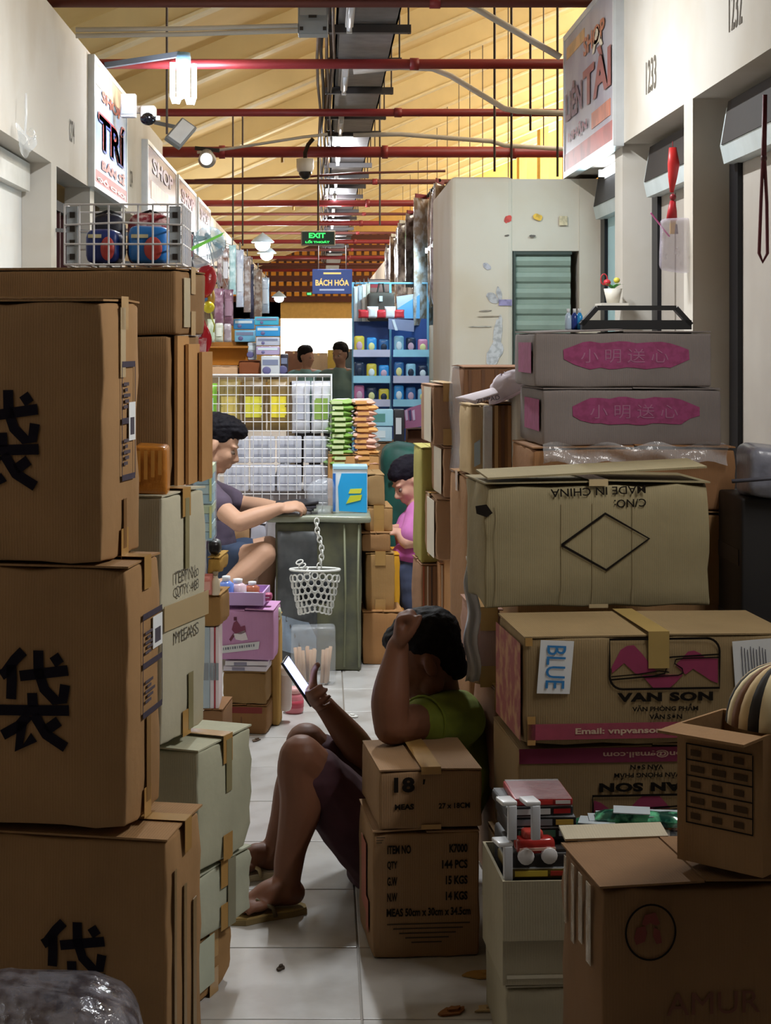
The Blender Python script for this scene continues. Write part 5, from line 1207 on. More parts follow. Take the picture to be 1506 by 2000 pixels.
# stacks of snack packets right of the rack
Yc = 8.9; sc = F / Yc
GR = plas('#7fa850', .35); PK = plas('#e6b9a6', .35); OR = plas('#e0a765', .35)
for col_, (u0, u1, mm, seal, lb, gp) in enumerate(((645, 691, GR, plas('#cfe0a8'), 'green snack packet in the left tall stack beside the rack', 'green snack packets'), (690, 737, PK, OR, 'peach pink snack packet in the right tall stack beside the rack', 'peach snack packets'))):
    for k in range(13):
        v1 = 922 - k * 10.9; q = thing('snack_packet', lb.replace(' in the', ', %s from the bottom in the' % ORD[k].replace('nearest', 'first')).replace('beside the rack', 'by the rack'), 'packet', P((u0 + u1) / 2 + random.uniform(-3.5, 3.5), v1, Yc), random.uniform(-.3, .3), gp)
        pillow(MB(), (u1 - u0) / sc, .16, .030, M=Matrix.Translation((0, .0, .014)) @ Matrix.Rotation(R(-90), 4, 'X'), wob=.006, seed=k).build('pouch', mm if (k + col_) % 4 else OR if col_ else plas('#9fc072', .35), q, True)
        MB().box(-(u1 - u0) / sc * .38, (u1 - u0) / sc * .1, -.006, -.003, .006, .022).build('printed_label', seal, q)
carton('tall carton carrying the two stacks of snack packets', 640, 742, 924, 1288, 8.9, .32, '#b78a58', 0, 'L', tape=False)
# brown and yellow cartons right of the covered table
for k, (u0, u1, v0, v1, Y, cc, lb) in enumerate(((708, 790, 1196, 1300, 8.25, '#a97c50', 'brown carton on the floor right of the covered table'), (714, 772, 1080, 1195, 8.3, '#a98455', 'brown carton standing on the floor carton by the covered table'), (738, 782, 1082, 1195, 8.66, '#d99f2e', 'bright yellow carton behind the brown ones right of the table'),
        (706, 764, 1040, 1079, 8.3, '#a07850', 'flat brown carton on the standing carton right of the table'), (712, 768, 990, 1039, 8.35, '#ab8558', 'brown carton second from top of the stack right of the table'), (716, 752, 926, 989, 8.35, '#a3835a', 'small greyish carton on top of the stack beside the blue box'))):
    carton(lb, u0, u1, v0, v1, Y, .30, cc, 3, 'L', tape=k in (1, 4), seam='y')
carton('amber carton on the floor beside the person in pink', 745, 790, 1190, 1262, 8.75, .25, '#c98a3a', 4, 'L', tape=False)
# ================================================================== right-hand goods behind the front pile
for k, (u0, u1, v0, v1, Y, D, cc, yaw, lb) in enumerate((
        (848, 912, 1498, 1499, 6.3, .1, '#a98462', 3, None),
        (822, 858, 1102, 1330, 6.6, .30, '#8f6d52', 4, 'dark striped tall carton on the floor behind the leaning head'),
        (858, 884, 1100, 1330, 6.55, .30, '#b98a62', 4, 'narrow orange brown tall carton beside the dark striped one'),
        (886, 930, 1098, 1240, 6.3, .34, '#b98a5c', 4, 'brown carton with red mark standing right of the striped ones'),
        (886, 930, 1242, 1497, 6.3, .34, '#a87c54', 4, 'lower brown carton on the floor beside the striped ones'),
        (852, 914, 974, 1097, 6.3, .36, '#a98668', 4, 'brown carton with red corner print in the middle right column'),
        (822, 862, 874, 1100, 6.62, .30, '#a39a58', 3, 'tall olive carton with a black hand hole beside the person in pink'),
        (866, 916, 872, 972, 6.3, .36, '#a98468', 4, 'brown carton under the topmost one in the middle right column'),
        (846, 912, 752, 870, 6.3, .36, '#a9866c', 4, 'topmost brown carton of the middle right column'),
        (905, 1050, 716, 930, 6.0, .34, '#8f6a50', 3, 'tall dark brown carton behind the white cap'),
        (918, 960, 790, 930, 5.55, .22, '#cdb48c', 5, 'narrow cream carton with a pale label below the white cap'),
        (962, 1004, 786, 930, 5.55, .22, '#8e6848', 5, 'narrow dark carton with bands below the white cap'),
        (1006, 1046, 756, 930, 5.5, .30, '#d9d2c4', 5, 'white board carton beside the pink brushed boxes'),
        (912, 1046, 932, 1300, 5.6, .40, '#96714f', 4, 'broad brown carton carrying the narrow cartons on the right'),
        (915, 1046, 1302, 1596, 5.6, .40, '#96714f', 4, 'broad brown carton on the floor behind the diamond carton'))):
    if not lb: continue
    c = carton(lb, u0, u1, v0, v1, Y, D, cc, yaw, 'L', seam='x' if k % 2 else 'y', tape=k in (5, 8, 13), crush=.004)
    if k in (1, 2):
        for j in range(3): f_rect(c, u0 + 4 + j * 8, v0 + 4, u0 + 7 + j * 8, v1 - 4, mat(('#4a3a34', '#a5573a', '#cdbfae')[(j + k) % 3], .6), 'stripe')
    if k == 3: f_poly(c, [(906, 1130), (913, 1128), (914, 1148), (907, 1150)], mat('#a5332a', .7), 'red_mark')
    if k == 5: f_rect(c, 902, 1062, 914, 1090, mat('#9e2f2c', .7), 'red_print'); f_rect(c, 880, 985, 882, 1090, mat('#c9ab84', .7), 'crease')
    if k == 6: f_poly(c, blob(848, 905, 5, 9, 6.62, 3) and [(843, 900), (850, 893), (853, 905), (848, 914)], INK, 'hand_hole')
    if k in (5, 7, 8):
        MB().box(c.x0 - .0055, c.x0 - .0045, .02, c.D * .6, .01, c.H - .01).build('pale_side', mat('#cfc6b4', .7), c.e)
    if k == 9:
        for j in range(5): f_rect(c, 915 + j * 26, 722, 921 + j * 26, 925, mat('#7a5740', .7), 'crease')
        MB().grid(lambda a, b: (c.x0 - .008 - .006 * math.sin(8 * b + 3 * a), a * c.D, b * c.H), 5, 14).build('film_wrap', film('#d9dde2', .4), c.e, True)
    if k == 10: f_poly(c, [(926, 912), (938, 906), (938, 858), (926, 866)], mat('#b9d2e2', .6), 'pale_label', FY_ - .001); MB().soft(.03, .012, c.H * .98, r=.005, n=6, warp=.006, seed=2, c=(.055, -.012, 0)).build('film_fold', film('#eef4f8', .6), c.e, True)
    if k == 11:
        for j in range(3): f_rect(c, 966 + j * 13, 792, 973 + j * 13, 926, mat(('#d0b07c', '#6d4a34', '#a97c50')[j], .6), 'band')
# white cap lying on the cartons
cp = thing('baseball_cap', 'white cap with dark lettering on its brim lying on cartons', 'cap', P(975, 788, 5.5), R(8)); sc5 = F / 5.5
Mc = Matrix.Translation((.045, .05, .05)) @ Matrix.Rotation(R(-28), 4, 'Y')
MB().grid(lambda a, b: Mc @ (Vector((.082 * math.cos(a * 2 * math.pi) * math.cos(b * 1.5), .078 * math.sin(a * 2 * math.pi) * math.cos(b * 1.5), .066 * math.sin(b * 1.5) - .02)) + mnoise.noise_vector(Vector((math.cos(a * 6.283), math.sin(a * 6.283), b * 2)) * 1.6) * .012), 20, 8).build('crown', mat('#cfc3cc', .85, bump=.3, scale=12), cp, True)
MB().grid(lambda a, b: Vector((-.02 - .075 * b - .045 * math.sin(math.pi * a) * b, -.075 + .15 * a, .034 - .03 * b + .016 * math.sin(math.pi * a))), 10, 6, .004).build('brim', mat('#e6dbe3', .8), cp, True)
text_on(cp, 'ZUIPAD', (-.055, -.079, .016), .075, .014, ink('#4a4350'), rot=R(10), bold=.0)
MB().tube([Mc @ Vector((.076 * math.cos(t), .086 * math.sin(t), -.018)) for t in [2 * math.pi * i / 24 for i in range(24)]], .004, 6, True).build('band', mat('#c9b4c2', .8), cp, True)
MB().soft(.05, .05, .035, r=.015, n=3, warp=.008, c=(.095, .02, .0)).build('dark_strap', mat('#2a2328', .7), cp, True)
# white sheet roll leaning on the right column, above the green shirt
t = thing('plastic_sheet', 'long white plastic sheet hanging down the edge of the right column', 'plastic sheet', P(918, 1345, 4.82))
MB().grid(lambda a, b: (-.012 + .036 * a + .006 * math.sin(14 * b), .01 * math.sin(9 * a + 5 * b), .34 * b + .02), 5, 16, .002).build('sheet', mat('#d9dde6', .3, spec=.6), t, True); MB().tube([(-.01, .006, .36), (.03, .006, .365)], .006, 6).build('hem', mat('#e3e6ec', .4), t, True)
# green sack
t = lump('large dark green tarpaulin sack behind the person in pink', 745, 842, 868, 1209, 9.6, .3, mat('#1f5a50', .6, 'blotch', scale=6, color2='#17453e', bump=.3), 'tarpaulin_sack', 'sack', .03, 4, r=.35); MB().tube([(-.1, -.02, .78), (0, -.035, .82), (.1, -.02, .80)], .012, 6).build('seam_fold', mat('#2a6a5e', .6), t, True)
# purple pencil box and brown cartons by the cyan display
c = carton('brown carton below the purple box beside the display', 795, 842, 838, 1010, 10.6, .25, '#6d4a38', 0, 'L', tape=False)
t = thing('pencil_box', 'open purple cardboard box with dark stripes at the display foot', 'box', P(808, 838, 10.5), R(-12)); s10 = F / 10.5
MB().prism([(-.07, 0), (.075, .02), (.08, .16), (-.02, .13), (-.085, .10)], 0, .12, 'xz').build('body', mat('#a3658c', .6), t)
for j in range(4): MB().prism([(-.068 + .022 * j, .05), (-.056 + .022 * j, .055), (-.06 + .022 * j, .118), (-.076 + .022 * j, .11)], -.004, -.001, 'xz').build('stripe', mat(('#4a3d6e', '#c9b6d6')[j % 2], .6), t)
for k, (u0, u1, v0, v1, cc, lc, lb) in enumerate(((716, 768, 800, 832, '#a9dcee', '#5f9a92', 'pale cyan box with green window right of the snack stacks'), (722, 766, 834, 862, '#b9d6e6', '#e0ecf2', 'pale blue soft pack under the cyan box'), (770, 790, 800, 864, '#2c2a30', '#d8dadf', 'black slim box beside the cyan box'))):
    t = thing('stationery_box', lb, 'box', P((u0 + u1) / 2, v1, 10.4)); s_ = F / 10.4; w_, h_ = (u1 - u0) / s_, (v1 - v0) / s_
    MB().soft(w_, .1, h_, r=.004, n=2, c=(0, .05, 0)).build('body', mat(cc, .4), t, True); MB().box(-w_ * .35, w_ * .2, -.003, -.001, h_ * .25, h_ * .75).build('window', mat(lc, .4), t)
carton('brown carton carrying the pale boxes beside the green sack', 712, 795, 864, 1166, 10.4, .3, '#8a6a4e', 0, 'L', tape=False)

# ---- cyan-lit display rack with trays of cases
Yd = 13.0; sd_ = F / Yd
dr = thing('display_rack', 'blue lit display rack with trays of cases right of the aisle', 'rack', (P(762, 0, Yd).x, Yd, 0))
FRM = plas('#7fb8d6', .35)
zb0, zt0 = P(0, 800, Yd).z, P(0, 622, Yd).z; ztop = P(0, 552, Yd).z
MB().tube([(P(688, 0, Yd).x - dr.location.x, .15, ztop), (P(840, 0, Yd).x - dr.location.x, .15, ztop)], .008, 8).build('top_bar', FRM, dr)
for u in (690, 764, 838): MB().box(P(u, 0, Yd).x - dr.location.x - .008, P(u, 0, Yd).x - dr.location.x + .008, .14, .16, 0, ztop).build('post', FRM, dr)
MB().box(P(690, 0, Yd).x - dr.location.x, P(838, 0, Yd).x - dr.location.x, .16, .175, 0.0, zt0).build('back_panel', mat('#35559a', .5), dr)
cols = ['#2c3a55', '#3b6ea8', '#e08db0', '#d07aa8', '#3f9ae0', '#203050', '#7a3a50', '#e3c94a', '#9fd0e8', '#25406a']
n_ = 0
for r_, v1 in enumerate((696, 747, 793)):
    for cx_, (u0, u1) in enumerate(((690, 762), (768, 838))):
        a = P(u0, v1, Yd); b_ = P(u1, v1, Yd); wq = b_.x - a.x
        sh_ = MB().box(a.x - dr.location.x, b_.x - dr.location.x, 0, .14, a.z - .004, a.z + .004).build('tray', mat('#bfe3f2', .3), dr)
        MB().box(a.x - dr.location.x, b_.x - dr.location.x, -.004, 0, a.z - .004, a.z + .05).build('tray_lip', mat('#a8dcf2' if (r_ + cx_) % 2 else '#d6cfe6', .3), sh_)
        for k in range(3):
            n_ += 1; cc = cols[(n_ * 7 + r_) % 10]; h_ = .125 + .012 * ((n_ * 5) % 3)
            q = thing('pencil_case', '%s case in the %s %s tray of the blue lit display' % (('left', 'middle', 'right')[k], ('top', 'middle', 'bottom')[r_], ('left', 'right')[cx_]), 'case', (a.x + wq * (k + .5) / 3, Yd + .03, a.z + .0045), group='cases on the blue lit display')
            MB().soft(wq / 3 * .84, .05, h_, r=.016, n=3, c=(0, .02, 0)).build('case_body', plas(cc, .25), q, True)
            MB().ell((0, -.006, h_ * .5), (wq * .085, .006, h_ * .22)).build('picture', plas(('#e8eef4', '#d8b0c4', '#f0e6a0', '#243048')[n_ % 4], .4), q, True); MB().box(-wq * .1, wq * .1, -.008, -.005, h_ * .12, h_ * .2).build('caption_strip', plas('#dfe8f0'), q)
for k in range(5):
    q = packet(('red', 'white')[k % 2] + ' sweet packet on the display rack top, %s from the left' % ORD[k].replace('nearest', 'first'), 700 + 17 * k, 722 + 17 * k, 632 - 6 * (k % 2), 648, Yd - .02, .05, plas(('#c9343c', '#e8e2e4')[k % 2], .35), name='sweet_packet', group='sweet packets on the rack'); q.location.z = zt0 + .002
t = lump('dark brown backpack hanging above the display rack', 717, 771, 572, 628, 12.98, .14, mat('#4a4038', .8), 'backpack', 'bag', .012, 5, r=.2); MB().box(-.012, .012, -.014, -.008, .15, .19).build('tag', plas('#cfd2d4'), t); MB().tube([(-.03, .05, .19), (-.01, .12, .285), (.02, .13, .285), (.03, .05, .19)], .007, 8).build('handle', mat('#2e2822', .8), t, True)
t = thing('file_folder', 'pale blue file folder set above the display rack', 'folder', P(798, 622, 13.1)); MB().prism([(-.085, 0), (.085, 0), (.085, .18), (-.085, .075)], 0, .03, 'xz').build('cover', mat('#6fb2e6', .35), t); MB().prism([(-.085, .075), (.085, .18), (.08, .19), (-.09, .165)], .004, .026, 'xz').build('papers', mat('#c5cbd6', .5), t)
t = thing('file_folder', 'grey magazine folder lying open on the display top', 'folder', P(785, 648, 12.95)); MB().prism([(-.10, .02), (.09, 0), (.09, .085), (-.10, .10)], 0, .02, 'xz').build('cover', mat('#8b8fae', .4), t); MB().prism([(-.05, .01), (-.03, .01), (-.055, .09), (-.075, .09)], -.003, -.001, 'xz').build('stripe', mat('#dcdfe8', .4), t)
for k in range(4):
    packet(['leftmost', 'second', 'third', 'rightmost'][k] + ' white striped film pack hung left of the backpack', 691 + 8 * k, 699 + 8 * k, 562 - 2 * k, 628, 13.13, .02, mat(('#d6d9de', '#b5bcc6', '#e3e2da', '#c3b9a8')[k], .3), name='hanging_pack', hook=True, group='film packs left of the backpack')
sb2 = MB().box(P(712, 0, 13.3).x, P(770, 0, 13.3).x, 13.15, 13.5, P(0, 572, 13.3).z - .015, P(0, 572, 13.3).z - .001).build('wall_shelf', mat('#7d6a58', .7)); tag(sb2, 'small brown wall shelf under the grey box above the backpack', 'shelf')
# hanging film packs and posters above, on the right
rr = random.Random(11)
rail = thing('hanging_rail', 'dark rail carrying film packs along the right stalls', 'rail', (.80, 11.9, P(0, 352, 11.9).z)); zr = rail.location.z
MB().tube([(0, 0, 0), (.0, 10.5, 0)], .012, 8).build('rod', M_DARK, rail)
for y in (1, 5, 9): MB().bar((0, y, 0), (.14, y, .02), .02).build('bracket', M_DARK, rail)
for k in range(22):
    y = 11.95 + .42 * k; h_ = .55 + .25 * rr.random() + (.25 if k < 4 else 0); w_ = .24 + .1 * rr.random()
    q = thing('hanging_pack', 'crinkled film pack number %s from the plastered stall on the right rail' % ORD[k] if k < 18 else ('far crinkled film pack %s from the far end of the right rail' % ORD[21 - k].replace('nearest', 'first')), 'pack', (.79 + rr.uniform(-.03, .02), y, zr - h_ - .02), R(80 + rr.uniform(-25, 15)), 'film packs on the right rail')
    pillow(MB(), w_, h_, .05, wob=.008, seed=k).build('film', mat(rr.choice(['#9d8f90', '#b5a898', '#857a80', '#c9c6cc', '#a58d78', '#7d6460']), .18, 'blotch', scale=14, color2=rr.choice(['#d8d4d6', '#5f4c48', '#bfa588']), spec=.8, bump=.5), q, True)
    MB().box(-w_ * .4, w_ * .4, -.004, .004, h_, h_ + .03).build('header_card', mat(rr.choice(['#8e2f35', '#d9d4c8', '#5a4a48']), .5), q)
bx = carton('grey cardboard box with red print above the backpack', 719, 762, 545, 572, 13.3, .2, '#9c8078', 0, 'L', tape=False); f_rect(bx, 724, 551, 742, 562, mat('#a5343a', .6))
# ---- left: wire crate on top of the wide carton
Yk = 4.2; a, b_ = P(126, 519, Yk), P(356, 402, Yk); wk, hk, dk = b_.x - a.x, b_.z - a.z, .26
ck = thing('wire_crate', 'white wire crate of bags on top of the left cartons', 'crate', (a.x, Yk, a.z + .003))
vw = None
for side, y in (('f', 0), ('b', dk)):
    for k in range(9):
        if vw is None: vw = o = MB().tube([(0, 0, 0), (0, 0, hk)], .0024, 6).build('wire', WIRE, ck)
        else: o = vw.copy(); COL.objects.link(o)
        o.location = (wk * k / 8, y, 0)
    for k, z in enumerate((.0, .34, .66, 1.0)):
        MB().tube([(0, y, hk * z), (wk * .5, y - (.01 if side == 'f' else 0) * (k == 3), hk * z + (.006 if k == 2 else 0)), (wk, y, hk * z)], .0028, 6).build('wire', WIRE, ck)
for x in (0, wk):
    for z in (0, .34, .66, 1): MB().tube([(x, 0, hk * z), (x, dk, hk * z)], .0026, 6).build('wire', WIRE, ck)
    for k in range(1, 5): MB().tube([(x, dk * k / 5, 0), (x, dk * k / 5, hk)], .0024, 6).build('wire', WIRE, ck)
for k in range(7): MB().tube([(wk * k / 6, 0, .001), (wk * k / 6, dk, .001)], .0024, 6).build('wire', WIRE, ck)
for x in (.004, wk - .032):
    pn = MB().box(x, x + .028, .004, .010, .004, hk - .004).build('corner_panel', plas('#b9c2c8', .4), ck)
    for k in range(4): MB().box(x + .008, x + .02, .0015, .0042, .012 + k * hk / 4.3, .026 + k * hk / 4.3).build('slot', M_DARK, pn)
for k, (xa, xb, h_, cc, c2, lb) in enumerate(((.16, .44, .50, '#2b3f86', '#c94a44', 'navy bag with a red round print in the wire crate'), (.52, .88, .54, '#2f7fd0', '#d0524a', 'bright blue bag with a red print in the wire crate'))):
    q = thing('folded_bag', lb, 'bag', (a.x + wk * (xa + xb) / 2, Yk + .03, a.z + .008)); w_ = wk * (xb - xa)
    MB().soft(w_, .12, hk * h_ * 1.15, r=.02, n=5, warp=.006, seed=k, c=(0, .06, 0)).build('body', plas(cc, .4), q, True); MB().ell((w_ * .12 * (1 if k else 1.6), -.004, hk * .24), (w_ * .22, .006, hk * .20)).build('round_print', plas(c2, .4), q, True); MB().box(-w_ * .4, w_ * .0, -.006, -.001, hk * .42, hk * .48).build('lettering_strip', plas('#e3d9a8'), q)
for k, (xa, xb, cc, lb) in enumerate(((.14, .44, '#181a30', 'dark navy cloth bag at the back of the wire crate'), (.46, .86, '#8a2430', 'dark red patterned bag at the back of the wire crate'))):
    q = thing('folded_bag', lb, 'bag', (a.x + wk * (xa + xb) / 2, Yk + .165, a.z + .008)); w_ = wk * (xb - xa)
    MB().soft(w_, .08, hk * .9, r=.03, n=5, warp=.008, seed=k + 5, c=(0, .03, 0)).build('body', mat(cc, .6, 'blotch', scale=60, color2='#d9b4b0' if k else '#10101c'), q, True); MB().tube([(-.03, .03, hk * .88), (0, .03, hk * .96), (.03, .03, hk * .88)], .004, 6).build('handle', mat('#101014', .6), q, True)

# ---- left: display stand with balloons and toys in the narrow gap
Yb = 6.45; sb_ = F / Yb
stn = thing('display_stand', 'thin metal display stand carrying toys and balloons on the left', 'stand', (P(384, 0, Yb + .1).x - .02, Yb + .1, 0)); x0_ = stn.location.x
MB().tube([(0, 0, .01), (0, 0, P(0, 450, Yb).z)], .011, 8).build('pole', M_STEEL, stn); MB().lathe([(.14, 0), (.14, .015), (.02, .03)], 16).build('base', M_DARK, stn, True)
for v in (470, 520, 600, 660): MB().tube([(0, 0, P(0, v, Yb).z), (.06, -.06, P(0, v, Yb).z + .01)], .005, 6).build('arm', M_STEEL, stn)
def at(u, v, Y=Yb): return P(u, v, Y)
q = thing('clear_toy_dome', 'clear inflated plastic dome with lime green stripe hung at left', 'toy', at(408, 498)); 
MB().ell((0, 0, .045), (.062, .05, .062), 18, 12, M=Matrix.Rotation(R(-25), 4, 'Y')).build('dome', film('#a9d4e8', .45, .1), q, True)
MB().prism([(-.062, .012), (.05, .068), (.06, .082), (-.058, .028)], -.052, -.048, 'xz').build('green_stripe', plas('#8ff06a', .3, emit=.15), q)
MB().prism([(-.06, -.02), (.03, .012), (.055, .03), (.05, .0), (.0, -.04), (-.05, -.05)], -.045, .045, 'xz').build('clear_base', film('#d3dce6', .5), q)
q = thing('red_box', 'small dark red packet beside the clear plastic dome', 'packet', at(366, 502)); MB().soft(.04, .03, .085, r=.004, n=2).build('body', plas('#7d1f2a', .3), q, True); MB().box(-.012, .016, -.018, -.0155, .01, .06).build('print', plas('#d9b0a8'), q)
q = thing('foil_balloon', 'big red foil balloon with a blue fish print at left', 'balloon', at(400, 582)); MB().ell((0, 0, .06), (.042, .028, .065), 18, 12, M=Matrix.Rotation(R(15), 4, 'Y')).build('foil', mat('#c4232c', .2, spec=.8, bump=.4, scale=20), q, True); MB().ell((-.022, -.026, .045), (.02, .008, .018)).build('fish_print', plas('#4f8fe0'), q, True); MB().tube([(0, 0, 0), (.005, 0, -.05)], .0015, 5).build('string', mat('#d9d0c0'), q)
q = thing('foil_balloon', 'golden foil balloon hanging below the red one', 'balloon', at(408, 600)); MB().ell((0, .02, .035), (.022, .016, .045), 14, 9).build('foil', mat('#c79a3c', .25, spec=.8), q, True); MB().ell((-.018, .0, .03), (.014, .005, .01)).build('blue_print', plas('#4a86d0'), q, True)
q = thing('balloon', 'bright yellow balloon with ribbon beside the golden one', 'balloon', at(408, 612)); MB().ell((0, -.01, .022), (.022, .018, .022), 14, 9).build('skin', plas('#f2e23a', .25), q, True); MB().tube([(.008, -.01, 0), (.012, -.01, -.02), (.022, -.01, -.045), (.018, -.01, -.07)], .003, 6).build('ribbon', plas('#d8e070'), q, True)
q = thing('balloon', 'milky white balloon hanging at the carton edge on left', 'balloon', at(384, 662)); MB().ell((0, 0, .055), (.028, .026, .055), 14, 9).build('skin', film('#d9dde6', .75, .3), q, True); MB().tube([(0, 0, 0), (.004, 0, -.02)], .002, 5).build('string', mat('#d9d0c0'), q)
q = thing('ribbon_bow', 'red ribbon twist hanging beside the milky balloon', 'ribbon', at(396, 690)); 
for k, (dx, z1) in enumerate(((.0, .13), (.012, .10), (-.01, .06))): MB().grid(lambda a, b, dx=dx, z1=z1: (dx + .018 * math.sin(math.pi * b) * (a - .5) * 2 + .004 * a, .006 * math.sin(6 * b), z1 * b), 3, 10, .001).build('loop', plas('#cf2233', .3), q, True)
packet('pink and white sweet bag hanging under the red ribbon', 374, 404, 660, 735, Yb, .03, mat('#e6b6bc', .3, 'blotch', scale=40, color2='#c9606c'), name='sweet_bag', hook=True)
packet('dark red sweet bag behind the pink one at carton edge', 374, 398, 690, 738, Yb + .05, .03, plas('#6d1624', .3), name='sweet_bag', label_m=plas('#d8c9c4'))
packet('pale lilac film pack hanging beside the red foil balloon', 366, 379, 528, 610, Yb + .04, .02, film('#c4c9ec', .7), name='hanging_pack', hook=True)

# ---- left: rail with hanging stationery packs
rl = thing('hanging_rail', 'long rail of hanging packs along the left stalls', 'rail', (-.62, 9.3, 2.10))
MB().tube([(0, 0, 0), (-.08, 9.5, .06)], .012, 8).build('rod', M_STEEL, rl)
for y in (.3, 4.5, 9): MB().bar((-.02, y, 0), (-.95, y, .05), .02).build('bracket', M_STEEL, rl)
for k, (u0, u1, v0, v1, Y, cc, c2) in enumerate(((424, 434, 495, 560, 9.4, '#8e6f70', '#c9c0bc'), (434, 447, 488, 566, 9.5, '#7d5a4c', '#d6d4d8'), (447, 461, 482, 575, 9.7, '#a8cdd0', '#d9eef0'), (461, 476, 492, 600, 10.0, '#c3c9dc', '#e6e9f2'), (476, 490, 505, 610, 10.4, '#a58e84', '#d6cfd0'), (488, 496, 520, 625, 10.8, '#25233a', '#4a4a66'), (496, 512, 530, 625, 11.4, '#9c8272', '#d3c9c2'), (512, 526, 545, 612, 12.6, '#b9c4d2', '#e3e8f0'),
        (418, 437, 566, 636, 9.3, '#7a5264', '#a58494'), (437, 456, 568, 636, 9.35, '#6d4858', '#9c7c8c'), (405, 420, 625, 668, 9.25, '#aab8a0', '#d6ddc9'), (420, 436, 628, 668, 9.3, '#b8b9a4', '#dcdcd0'), (437, 452, 630, 668, 9.35, '#9c8c94', '#d8d0d6'))):
    pk = packet(['leftmost slim', 'second reddish brown', 'third pale cyan', 'fourth pale lilac', 'fifth brownish', 'narrow navy', 'seventh brown', 'farthest pale', 'left plum coloured', 'right plum coloured', 'pale green lowest', 'pale khaki lowest', 'mauve lowest'][k] + ' film pack hanging over the left cartons', u0, u1, v0, v1, Y, .03, mat(cc, .2, 'blotch', scale=25, color2=c2, spec=.8), name='hanging_pack', hook=True, group='film packs over the left cartons', label_m=plas(c2) if k % 2 else None)
    tz_ = (v1 - v0) * Y / F * 1.03; ry = (Y - 9.3) / 9.5; MB().tube([(0, 0, tz_), Vector((-.62 - .08 * ry, Y, 2.10 + .06 * ry)) - pk.location], .0022, 5).build('string', mat('#8c8480', .6), pk)
# left: cartons and blue boxes behind the rack
Yq = 9.9
tbq = thing('goods_table', 'low table of cartons behind the wire rack on the left', 'table', (P(470, 0, Yq).x, Yq + .25, 0)); zq = P(0, 736, Yq).z
MB().box(-.32, .32, -.27, .3, zq - .03, zq).build('top', mat('#8a7458', .7), tbq)
for sx in (-1, 1):
    for sy in (-.22, .25): MB().box(sx * .28 - .02, sx * .28 + .02, sy - .02, sy + .02, 0, zq - .03).build('leg', mat('#6a563e', .7), tbq)
c = carton('open orange brown carton full of packs behind the rack', 402, 486, 676, 713, Yq + .06, .22, '#b5752c', 0, 'L', open_=True)
carton('pale tan carton below the open orange one behind the rack', 398, 464, 714, 736, Yq - .02, .2, '#d9b08a', 0, 'L', tape=False)
carton('reddish brown carton with a slit beside the pale tan one', 466, 508, 704, 736, Yq, .2, '#8e5436', 0, 'L', tape=False)
for k, (u0, u1, v0, v1, Y, cc, lb) in enumerate(((510, 546, 694, 736, 9.8, '#d5dae0', 'white box at the right end of the left cartons'), (500, 546, 676, 693, 9.85, '#b9a8cc', 'lilac pencil box under the white one'), (500, 546, 658, 675, 9.85, '#c9cede', 'white pencil box with round prints'), (499, 547, 636, 657, 9.85, '#3f9fe0', 'bright blue pencil box on the pile'), (497, 544, 618, 635, 9.85, '#4fb8d8', 'cyan pencil box on top of the pile'),
        (484, 500, 668, 703, 9.95, '#bcc4cc', 'grey slim box left of the pencil boxes'), (458, 498, 644, 668, 10.15, '#7fc0e0', 'pale blue box left of the pencil box pile'), (456, 496, 622, 643, 10.15, '#3d8fc9', 'deep blue box left of the cyan pencil box'), (548, 562, 690, 736, 10.0, '#3a3442', 'dark slim box at the aisle end of the pile'))):
    q = thing('pencil_box', lb, 'box', P((u0 + u1) / 2, v1, Y)); s_ = F / Y; w_, h_ = (u1 - u0) / s_, (v1 - v0) / s_
    MB().soft(w_, .12, h_ * .97, r=.006, n=2, c=(0, .06, 0)).build('body', plas(cc, .3), q, True); MB().box(-w_ * .42, w_ * .42, -.003, -.001, h_ * .55, h_ * .8).build('lid_band', plas('#dff0f6' if k % 2 else '#8a93b0', .3), q); MB().ell((-w_ * .2, -.002, h_ * .3), (h_ * .2, .003, h_ * .18)).build('round_print', plas('#6d6a9a', .4), q, True)
# ================================================================== toys in the open carton
xT, yT = T1.e.location.x, T1.e.location.y
zT = P(0, 1722, 3.75).z
q = thing('toy_tray', 'dark filler block under the packaged toys in the open carton', 'tray', (xT + .19, yT + .165, .012 + T1.e.location.z), R(3)); MB().soft(.35, .25, .265, r=.01, n=3, c=(0, 0, 0)).build('body', mat('#1e1a1c', .5), q, True)  # added support block; its dark colour stands for the gaps between toys
for k in range(4): MB().box(-.16 + .08 * k, -.10 + .08 * k, -.12, .12, .265, .270).build('tray_rib', mat('#35302f', .5), q)
z0_ = T1.e.location.z + .19
def toy(label, u, v, Y, build, rz=0.0, cat='toy', name='toy_pack', z=None, group='packaged toys in the open carton'):
    p = P(u, v, Y)
    if z is not None: p.z = z
    t = thing(name, label, cat, p, rz, group); build(t); return t
def flat_pack(w, d, h, c1, c2, c3):
    def f(t):
        MB().soft(w, d, h, r=.004, n=2, c=(0, d / 2, 0)).build('card_box', mat(c1, .35), t, True)
        MB().box(-w * .4, w * .15, -.003, -.001, h * .25, h * .8).build('picture', plas(c2, .3), t); MB().box(w * .2, w * .45, -.003, -.001, h * .3, h * .75).build('logo_patch', plas(c3, .3), t)
        MB().box(-w / 2 + .004, w / 2 - .004, -.002, d, h, h + .002).build('film_cover', film('#e6eef6', .3), t)
    return f
